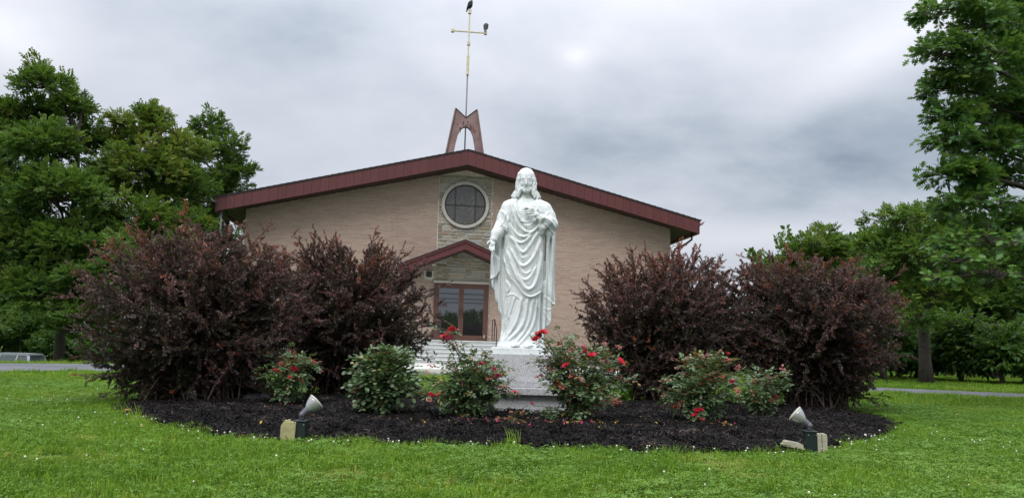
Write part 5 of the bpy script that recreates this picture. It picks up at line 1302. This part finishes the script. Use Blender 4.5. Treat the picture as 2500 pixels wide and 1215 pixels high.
for yy in (-.03, .012): boxpart('hinge', M['plastic_amber'], cv, -.018 + yy * .3, .002 + yy * .3, yy, yy + .012, .1465, .158, bev=.002)
boxpart('latch', M['plastic_amber'], cv, .0515, .056, -.02, .005, .03, .10)
boxpart('rib', M['plastic_amber'], cv, -.030, .030, -.0485, -.0452, .03, .034)
t_, s_, h = spot('garden spotlight with a taupe cover hinged open on its right side', 1978, 1102, 5.58, True, math.radians(38), .40)
cv = mobj('cover', None, t_, loc=(.075, .0, -.012), rot=(0, -.02, -.12)); cv.empty_display_size = .05
b = MB(); b.prism([(-.030, 0), (-.004, 0), (-.004, .140), (-.028, .140), (-.031, .13)], -.048, .04); b.build('shell', M['plastic_taupe'], cv)
b = MB(); b.prism([(.002, 0), (.034, 0), (.037, .12), (.034, .140), (.002, .142)], -.044, .04); b.build('shell', M['plastic_taupe'], cv)
boxpart('hinge', M['plastic_taupe'], cv, -.0035, .0015, -.03, .03, .02, .13)
p = at(1935, 1086, 5.6); b = MB()
b.prism([(-.075, 0), (.075, 0), (.072, .008), (.062, .010), (.058, .030), (.045, .036), (-.050, .036), (-.062, .028), (-.066, .010), (-.075, .008)], -.05, .05)
tag(b.build('outlet_cover', M['plastic_taupe'], None, loc=(p[0], p[1], .028), rot=(0, .16, -.1)), 'loose taupe outlet cover lying in the mulch by the right spotlight', 'cover')

# ------------------------------------------------------------------ trees
def sprig(seed, mat, n, L_, leaf, wd, lobed=False, droop=.3, name='sprig'):
    r = random.Random(seed); b = MB(); b.tube([(0, 0, 0), (L_ * .5, 0, .01), (L_, 0, -.02 * droop)], .0022, 3, 1, False)
    for i in range(n):
        x = L_ * (.12 + .88 * (i / n)); a = (1 if i % 2 else -1) * r.uniform(.4, 1.25); ln = leaf * r.uniform(.7, 1.15)
        d = Vector((math.cos(a), math.sin(a), r.uniform(-.55, .30) - droop * .3)); nn = Vector((r.uniform(-.45, .45), r.uniform(-.45, .45), 1))
        if lobed: oak_leaf(b, (x, 0, 0), d, nn, ln)
        else:
            dd = d.normalized(); nn = (nn - dd * nn.dot(dd)).normalized(); s_ = dd.cross(nn); o = Vector((x, 0, 0)) + dd * ln * .25
            w = wd * ln; b.add([o, o + dd * ln * .45 + s_ * w + nn * w * .25, o + dd * ln, o + dd * ln * .45 - s_ * w + nn * w * .25], [(0, 1, 2), (0, 2, 3)], 0)
    return b.mesh(name, [mat, M['bark']])
def oak_leaf(b, o, d, nn, ln):
    d = Vector(d).normalized(); nn = Vector(nn); nn = (nn - d * nn.dot(d)).normalized(); s_ = d.cross(nn); o = Vector(o)
    half = [(.22, .03), (.20, .16), (.34, .07), (.36, .34), (.50, .10), (.62, .38), (.68, .10), (.84, .22), (.82, .07)]
    V = [o, o + d * ln * .2]; c = lambda u, w, z=0: o + d * (ln * u) + s_ * (ln * w) + nn * (ln * z - .12 * ln * u * u)
    L1 = [c(u, w, .05 * w) for u, w in half]; L2 = [c(u, -w, .05 * w) for u, w in half]; T_ = c(1.0, 0)
    V = [c(0, 0), c(.0, .008)] + L1 + [T_] + L2; n1 = len(half)
    F = []; i1 = 2; it = 2 + n1; i2 = it + 1
    # spine strip joined with the lobes
    inn = [0, 2, 4, 6, 8]; 
    for a_, b_ in zip(inn[:-1], inn[1:]):
        F.append((i1 + a_, i1 + b_, i2 + b_, i2 + a_)); F.append((i1 + a_, i1 + a_ + 1, i1 + b_)); F.append((i2 + a_, i2 + b_, i2 + a_ + 1))
    F.append((i1 + 8, it, i2 + 8)); F.append((0, i1, i2)); F.append((0, 1, i1)); b.add(V, F, 0)
SPR = {'maple': [proto('maple_sprig', sprig(100 + k, M['leaf_tree'], 18, .27, .088, .36)) for k in range(4)],
       'oak': [proto('oak_sprig', sprig(110 + k, M['leaf_oak'], 8, .22, .125, .3, True, name='oak_sprig')) for k in range(4)],
       'bush': [proto('bush_sprig', sprig(120 + k, M['leaf_tree'], 12, .30, .15, .22, False, 1.3)) for k in range(3)]}
def tree(name, label, base, lobes, kind, seed, dens=1.0, tint0=.35, trunk_r=.16, cat='tree', group=None, size=1.0, trunk_top=None, flat=.95, sub=22, limb=.42, nobj=0, yellow=.0):
    """lobes: list of (x, y, z, rx, ry, rz) leafy masses in the place"""
    r = np.random.default_rng(seed); root = thing(name, label, cat, base, 0, group); base = np.array(base, float); tb = MB(); br = MB()
    top = np.array(trunk_top if trunk_top is not None else (base[0], base[1], max(l[2] for l in lobes)))
    tp = [base + (top - base) * t_ + (r.normal(0, .05, 3) * np.array([1, 1, 0]) * t_) for t_ in np.linspace(0, 1, 8)]
    tb.tube([tuple(p - base) for p in tp], [trunk_r * f_ for f_ in (1.45, 1.05, .95, .82, .68, .5, .32, .12)], 10, 0, True)
    P = []; D = []; T = []; SZ_ = []
    for (lx, ly, lz, rx, ry, rz) in lobes:
        c = np.array([lx, ly, lz]); R = np.array([rx, ry, rz])
        # limb from the trunk to the leafy mass
        hs = max(0.12, min(.95, (c[2] - rz * .6 - base[2]) / max(top[2] - base[2], .1))); s0 = base + (top - base) * hs * .9
        mid = (s0 + c) / 2 + np.array([0, 0, .12 * np.linalg.norm(c - s0)]); ts = np.linspace(0, 1, 6)[:, None]; path = (1 - ts) ** 2 * s0 + 2 * ts * (1 - ts) * mid + ts ** 2 * c
        rl_ = trunk_r * limb
        br.tube([tuple(p - base) for p in path], list(np.linspace(rl_, rl_ * .35, 6)), 6, 0, False)
        ns = int(sub * 1.25 * (rx * ry * rz) ** .45 / 1.1) + 7
        for k in range(ns):
            d = r.normal(0, 1, 3); d /= np.linalg.norm(d); 
            if d[2] < -.35: d[2] *= -.5
            rr2 = r.uniform(.55, 1.06); sc = c + d * R * rr2; s_r = r.uniform(.17, .34) * (rx * rz) ** .5
            br.tube([tuple(c - base), tuple((c + sc) / 2 - base + r.normal(0, .06, 3)), tuple(sc - base)], [rl_ * .4, rl_ * .22, .008], 4, 0, False)
            ct = r.normal(0, .11) + .05 * d[2]
            nsp = int(52 * dens * (s_r / .45) ** 1.6) + 5
            dd = r.normal(0, 1, (nsp, 3)); dd /= np.linalg.norm(dd, axis=1)[:, None]; rad_ = s_r * r.random(nsp)[:, None] ** .5
            p = sc + dd * rad_ * np.array([1.15, 1.15, flat]); dirs = dd * np.array([1, 1, .4]) + d * .7 + r.normal(0, .3, (nsp, 3))
            P.append(p - base); D.append(dirs); T.append(np.full(nsp, tint0 + ct) + r.normal(0, .07, nsp) + yellow * (p[:, 2] > np.mean([l[2] for l in lobes]) + .6)); SZ_.append(r.uniform(.7, 1.15, nsp) * size)
    P = np.concatenate(P); D = np.concatenate(D); T = np.clip(np.concatenate(T), 0, 1); SZ_ = np.concatenate(SZ_); Rr_ = dir_rot(D, r.normal(0, .5, len(D)))
    tb.build('trunk', M['bark'], root, True); br.build('branches', M['bark'], root, kind='stuff')
    if nobj:
        vis = (P[:, 0] + base[0]) / (P[:, 1] + base[1]) < .70; sc_ = np.where(vis, P[:, 1], 99); idx = np.argsort(sc_)[:nobj]; fm = np.zeros(len(P), bool); fm[idx] = True
        for i in idx:
            ob = MB(); 
            o = mobj('leaf', OAKL[int(i) % 3], root, loc=P[i], rot=Rr_[i], scale=float(SZ_[i])); o['tint'] = float(T[i])
        P = np.concatenate([P[~fm]]); Rr_ = Rr_[~fm]; T = T[~fm]; SZ_ = SZ_[~fm]
    scatter('foliage', P, Rr_, SZ_, T, SPR[kind], root)
    return root
OAKL = []
for k in range(3):
    b = MB(); oak_leaf(b, (0, 0, 0), (1, 0, -.15), (0, .2 * (k - 1), 1), .135); OAKL.append(b.mesh('oak_leaf', M['leaf_oak']))
def lb_(lst, y):       # (px, py, radius px across, radius px up, dy) -> lobes at depth y
    out = []
    for px, py, rx, rz, dy in lst:
        p = at(px, py, y + dy); k = (y + dy) / 1880; out.append((p[0], p[1], p[2], rx * k, max(rx, rz) * k * .8, rz * k))
    return out
gl = lambda px, y: (at(px, 800, y)[0], y, float(gz(at(px, 800, y)[0], y)))
tree('tree', 'tallest broadleaf tree at the left edge, dark green with a ragged top', gl(150, 27), lb_([(115, 215, 75, 55, 0), (60, 300, 85, 60, 1), (165, 270, 55, 50, 0), (10, 330, 70, 80, 0), (100, 370, 110, 70, -1), (190, 350, 50, 50, 1), (20, 480, 100, 90, -1), (140, 490, 110, 90, -2), (60, 610, 120, 90, -2), (180, 620, 110, 90, -2), (-60, 400, 90, 120, 0), (-60, 620, 90, 120, 0), (120, 720, 120, 70, -2.5), (0, 710, 110, 60, -2)], 27), 'maple', 201, 1.0, .44, .17, group='trees left of the church', sub=20)
tree('tree', 'lighter yellow-green broadleaf tree with a domed top, middle of the left group', gl(350, 29), lb_([(350, 320, 85, 50, 0), (380, 290, 40, 28, 0), (270, 360, 60, 55, 0), (440, 380, 70, 60, 0), (350, 420, 110, 70, -1), (260, 470, 80, 70, -1), (440, 480, 90, 70, 0), (330, 560, 120, 80, -2), (440, 570, 70, 60, -1), (260, 620, 100, 80, -2)], 29), 'maple', 202, 1.0, .58, .17, group='trees left of the church', sub=20, yellow=.14)
tree('tree', 'narrow pointed broadleaf tree nearest the church eave on the left', gl(535, 33), lb_([(513, 310, 36, 46, 0), (540, 370, 60, 50, 0), (480, 380, 40, 50, 0), (570, 430, 55, 50, 0), (500, 460, 75, 60, 0), (560, 480, 50, 45, 0), (460, 530, 60, 50, 0), (500, 560, 45, 40, 0)], 33), 'maple', 203, .9, .42, .15, group='trees left of the church', sub=20)
tree('tree', 'low dense tree behind the largest purple shrub', gl(330, 24), lb_([(240, 690, 100, 70, 0), (340, 660, 100, 70, 0), (440, 640, 80, 60, 0), (380, 740, 120, 70, 0), (240, 790, 110, 60, 0), (480, 720, 70, 60, 1), (420, 820, 120, 50, 0)], 24), 'maple', 204, 1.0, .40, .13, group='trees left of the church', sub=18)
tree('tree', 'thin see-through tree under the church eave with sky showing between its twigs', gl(560, 38), lb_([(575, 590, 22, 30, 0), (545, 560, 20, 26, 0), (590, 640, 22, 30, 0), (560, 650, 24, 26, 0)], 38), 'maple', 205, .35, .30, .10, group='trees left of the church', sub=10)
for k, (px, py, y, rx, rz, t0, lab) in enumerate(((55, 790, 52, 70, 50, .42, 'loose hedgerow bush behind the silver car, mid green'), (150, 835, 51, 55, 45, .30, 'dark hedgerow bush beside the silver car\'s rear'), (-30, 790, 53, 80, 60, .36, 'hedgerow bush cut by the left edge above the car'), (220, 845, 50, 60, 40, .38, 'low hedgerow bush half hidden by the largest purple shrub'))):
    tree('hedgerow_bush', lab, gl(px, y), lb_([(px, py, rx, rz, 0), (px + rx * .5, py + 15, rx * .7, rz * .7, -.3), (px - rx * .5, py + 10, rx * .7, rz * .8, .4)], y), 'bush', 210 + k, .9, t0, .05, 'bush', 'bushes along the left roadside', sub=16)
# right side
tree('tree', 'small round tree showing above the shrub furthest from the steps', gl(1995, 30), lb_([(1995, 600, 75, 45, 0), (1960, 640, 60, 45, 0), (2040, 640, 60, 50, 0), (1995, 690, 90, 60, 0), (1990, 760, 90, 60, 0)], 30), 'maple', 221, .9, .52, .14, group='trees to the right of the church', sub=18)
tree('tree', 'mid-sized street tree with a visible straight trunk right of the shrubs', (10.25, 19.1, 0), lb_([(2210, 545, 85, 50, 0), (2300, 530, 60, 40, 0), (2160, 610, 60, 55, 0), (2260, 630, 110, 60, -.5), (2370, 600, 80, 60, 0), (2180, 690, 60, 55, 0), (2290, 720, 100, 55, -.8), (2390, 700, 80, 60, 0), (2240, 780, 60, 30, -1)], 19.1), 'maple', 222, 1.0, .52, .13, group='trees to the right of the church', sub=20, size=.85)
for k, (px, py, y, rx, rz, t0, lab) in enumerate(((2150, 830, 21, 70, 60, .30, 'dark bush between the berberis and the street tree trunk'), (2235, 860, 22.5, 60, 55, .20, 'very dark bush directly behind the street tree trunk'), (2340, 850, 21, 70, 75, .26, 'dark drooping bush just right of the street tree trunk'), (2440, 860, 20, 70, 60, .36, 'large-leaved drooping bush near the right edge'), (2530, 850, 20.5, 60, 70, .34, 'bush cut by the right edge'), (2080, 850, 22, 60, 60, .28, 'dark bush behind the stems of the furthest berberis'))):
    tree('roadside_bush', lab, gl(px, y), lb_([(px, py, rx, rz, 0), (px + rx * .4, py + rz * .5, rx * .8, rz * .5, -.3), (px - rx * .4, py + rz * .4, rx * .8, rz * .6, .4)], y), 'bush', 230 + k, 1.15, t0, .06, 'bush', 'bushes along the right roadside', sub=22)
tree('tree', 'dense background tree behind the right roadside bushes', gl(2420, 25), lb_([(2300, 640, 110, 70, 0), (2420, 640, 110, 90, 0), (2500, 700, 90, 80, 0), (2350, 760, 120, 60, 0), (2460, 790, 100, 60, 0), (2200, 740, 80, 60, 0)], 25), 'maple', 241, 1.1, .34, .2, group='trees to the right of the church', sub=20)
# near oak: its trunk stands outside the frame, branches reach in
oakl = []
for px, py, rx, rz, dy in ((2330, 25, 75, 26, 0), (2420, 60, 90, 40, 0), (2500, 40, 90, 60, 1), (2300, 135, 65, 24, 0), (2400, 160, 95, 40, 0), (2500, 180, 90, 70, .8), (2320, 215, 50, 26, .3), (2420, 260, 90, 45, .5), (2340, 290, 55, 30, .2), (2510, 310, 80, 80, 1), (2330, 345, 55, 26, 0), (2410, 370, 90, 45, .4), (2315, 430, 45, 16, 0), (2370, 430, 60, 26, 0), (2460, 450, 90, 55, .8), (2380, 500, 75, 40, 0), (2480, 560, 90, 60, .5), (2410, 590, 90, 45, -.3), (2330, 640, 60, 28, -.5), (2420, 670, 90, 34, -.6), (2500, 650, 70, 45, 0), (2290, 680, 40, 16, -.8), (2600, 300, 120, 200, 1), (2600, 100, 120, 120, 1.5), (2620, 600, 110, 120, 1)):
    p = at(px, py, 10.4 + dy); k = (10.4 + dy) / 1880; oakl.append((p[0], p[1], p[2], rx * k, rx * k * .9, rz * k))
tree('oak_tree', 'near oak with pointed lobed leaves reaching in from the right edge', (8.6, 11.2, 0), oakl, 'oak', 251, .95, .52, .24, trunk_top=(8.4, 11.3, 6.6), size=1.0, sub=38, flat=.6, nobj=290, limb=.16)

# woods and wires across the road behind the photographer, mirrored in the door glass
k = 2600; P = np.stack([rng.uniform(-6, 24, k), rng.uniform(-46, -38, k), rng.random(k) ** .8 * (3.2 + 1.6 * vnoise(rng.uniform(0, 1, k) * 0 + np.linspace(0, 30, k), np.zeros(k), 3, 9))], 1)
P[:, 0] = np.linspace(-6, 24, k); tag(scatter('wood_across_the_road', P, rng.uniform(0, 6.28, (k, 3)), rng.uniform(3, 5, k), rng.uniform(.1, .4, k), SPR['maple']), 'dark trees mirrored in the glass of the doors')
for zz_, lab in ((6.2, 'upper overhead wire mirrored in the door glass'), (5.6, 'middle overhead wire mirrored in the door glass'), (5.15, 'lowest overhead wire mirrored in the door glass')):
    b = MB(); b.tube([(-40 + 5 * i, -30, zz_ + ((i - 9) / 9) ** 2 * .9 + .02 * i) for i in range(19)], .05, 5); tag(b.build('overhead_wire', M['wire']), lab, 'wire')

# ------------------------------------------------------------------ vultures on the cross
def bird(label, px_loc, s_, face, hunch):
    gx_, gy_, gz_ = (np.arange(-.20, .20, .010), np.arange(-.30, .30, .010), np.arange(-.26, .44, .010)); x, y, z = gx_[:, None, None], gy_[None, :, None], gz_[None, None, :]
    def el(c, r_):
        n_ = np.sqrt(((x - c[0]) / r_[0]) ** 2 + ((y - c[1]) / r_[1]) ** 2 + ((z - c[2]) / r_[2]) ** 2); return (n_ - 1) * min(r_)
    def cp(p, q_, r0, r1):
        p, q_ = np.array(p), np.array(q_); d = q_ - p; t_ = np.clip(((x - p[0]) * d[0] + (y - p[1]) * d[1] + (z - p[2]) * d[2]) / (d @ d), 0, 1)
        return np.sqrt((x - p[0] - t_ * d[0]) ** 2 + (y - p[1] - t_ * d[1]) ** 2 + (z - p[2] - t_ * d[2]) ** 2) - (r0 + (r1 - r0) * t_)
    v = cp((0, .06, .0), (0, -.03, .20), .085, .10); v = smin(v, el((0, .0, .10), (.12, .12, .16)), .03)
    for s2 in (-1, 1): v = smin(v, cp((s2 * .08, -.01, .18), (s2 * .05, .14, -.09), .055, .022), .015)
    v = smin(v, cp((0, .10, -.02), (0, .17, -.20), .045, .03), .02)
    v = smin(v, cp((0, -.06, .24), (0, -.10, .30 if hunch else .37), .045, .022), .03)
    hz_ = .32 if hunch else .385; v = smin(v, el((0, -.125, hz_), (.024, .035, .024)), .01); v = smin(v, cp((0, -.15, hz_), (0, -.185, hz_ - .02), .012, .006), .006)
    for s2 in (-1, 1): v = smin(v, cp((s2 * .035, .0, .0), (s2 * .035, -.01, -.10), .022, .010), .01)
    V, F = surface_nets(v, np.array([gx_[0], gy_[0], gz_[0]]), .01)
    t_ = thing('vulture', label, 'bird', px_loc, face, 'black vultures on the cross'); mobj('body', newmesh('vulture_body', V, F, M['bird'], True), t_)
    b = MB()
    for s2 in (-1, 1): b.tube([(s2 * .035, -.01, -.09), (s2 * .035, -.012, -.135)], .007, 5); b.tube([(s2 * .035, .01, -.136), (s2 * .035, -.055, -.138)], .006, 4)
    b.build('feet', M['bird_head'], t_, kind='stuff'); t_.scale = (s_,) * 3; return t_
cxw = cw(.06, SB, 16.18); bird('black vulture perched on the very top of the cross, head raised', (cxw[0], cxw[1], 16.18 + .14 * 1.0), 1.0, 1.2, False)
cxw = cw(.06 + .78, SB, 15.18); bird('black vulture hunched on the right end of the cross arm', (cxw[0], cxw[1], 15.18 + .14 * .95), .95, 2.9, True)

# ------------------------------------------------------------------ silver car on the lower road
def car(x, y, z):
    c = thing('parked_car', 'silver car on the lower road, only its roof and windows above the grass bank', 'car', (x, y, z), 0)
    b = MB()   # side profile, front to the left (negative x)
    prof = [(-2.35, .35), (-2.40, .72), (-2.2, .92), (-1.25, 1.05), (-1.0, 1.08), (2.2, 1.08), (2.33, .95), (2.36, .40), (1.9, .30), (-1.9, .30)]
    b.prism(prof, -.90, .90); b.build('body', M['car_paint'], c)
    g = MB(); g.add([(-1.15, -.84, 1.082), (-1.15, .84, 1.082), (2.25, .84, 1.082), (2.25, -.84, 1.082), (-.25, -.70, 1.60), (-.25, .70, 1.60), (2.08, .70, 1.62), (2.08, -.70, 1.62)],
          [(0, 4, 7, 3), (1, 2, 6, 5), (0, 1, 5, 4), (3, 7, 6, 2), (4, 5, 6, 7)]); g.build('glasshouse', M['car_glass'], c)
    b = MB(); b.prism([(-.42, 1.60), (2.12, 1.62), (2.10, 1.70), (1.2, 1.74), (0, 1.73), (-.3, 1.67)], -.72, .72); b.build('roof', M['car_paint'], c)
    for (xa, xb) in ((-1.18, -.32), (.45, .50), (1.42, 1.50), (2.22, 2.08)):
        for s2 in (-1, 1):
            b = MB(); w = .12 if xa > 2 or xa < -1 else .06; b.add([(xa - w * .3, s2 * .86, 1.07), (xa + w, s2 * .86, 1.07), (xb + w, s2 * .725, 1.62), (xb - w * .3, s2 * .725, 1.62), (xa - w * .3, s2 * .82, 1.07), (xa + w, s2 * .82, 1.07), (xb + w, s2 * .69, 1.62), (xb - w * .3, s2 * .69, 1.62)],
                [(0, 1, 2, 3), (7, 6, 5, 4), (0, 4, 5, 1), (1, 5, 6, 2), (2, 6, 7, 3), (3, 7, 4, 0)]); b.build('pillar', M['car_paint'], c)
    for (wx) in (-1.5, 1.45):
        for s2 in (-1, 1):
            w = mobj('wheel', None, c, loc=(wx, s2 * .84, .33)); w.empty_display_size = .1
            b = MB(); b.lathe([(.20, -.11), (.32, -.10), (.34, -.06), (.34, .06), (.32, .10), (.20, .11)], 20, axis=(0, 1, 0)); b.build('tyre', M['rubber'], w, True)
            b = MB(); b.lathe([(.02, s2 * .10), (.20, s2 * .112), (.20, s2 * .08)], 14, axis=(0, 1, 0)); b.build('rim', M['chrome'], w)
    for s2 in (-1, 1): boxpart('tail_light', M['car_light'], c, 2.30, 2.37, *sorted((s2 * .60, s2 * .86)), .85, 1.15)
p = at(92, 862, 45); car(p[0] - 2.2, 45, p[2] - 1.74)

# far woods closing the view at the horizon, beyond the trees that can be told apart
def wood(name, label, x0, x1, y, h, n, seed, tl):
    r = np.random.default_rng(seed); x = r.uniform(x0, x1, n); yy = y + r.uniform(-4, 4, n); hh = h * (.55 + .6 * vnoise(x, x * 0, 5, seed) + .25 * vnoise(x, x * 0, 1.6, seed + 1))
    P = np.stack([x, yy, gz(x, yy) + hh * r.random(n) ** .75], 1)
    tag(scatter(name, P, r.uniform(0, 6.28, (n, 3)), r.uniform(2.2, 4.2, n), np.clip(r.normal(tl, .08, n) + .25 * (P[:, 2] / h - .5), 0, 1), SPR['maple']), label)
wood('far_wood', 'dark wood beyond the lower road, left of the church', -62, -16, 58, 8.5, 9000, 301, .30)
wood('far_wood', 'dark wood behind the right roadside trees', 13, 60, 38, 6.0, 9000, 302, .28)
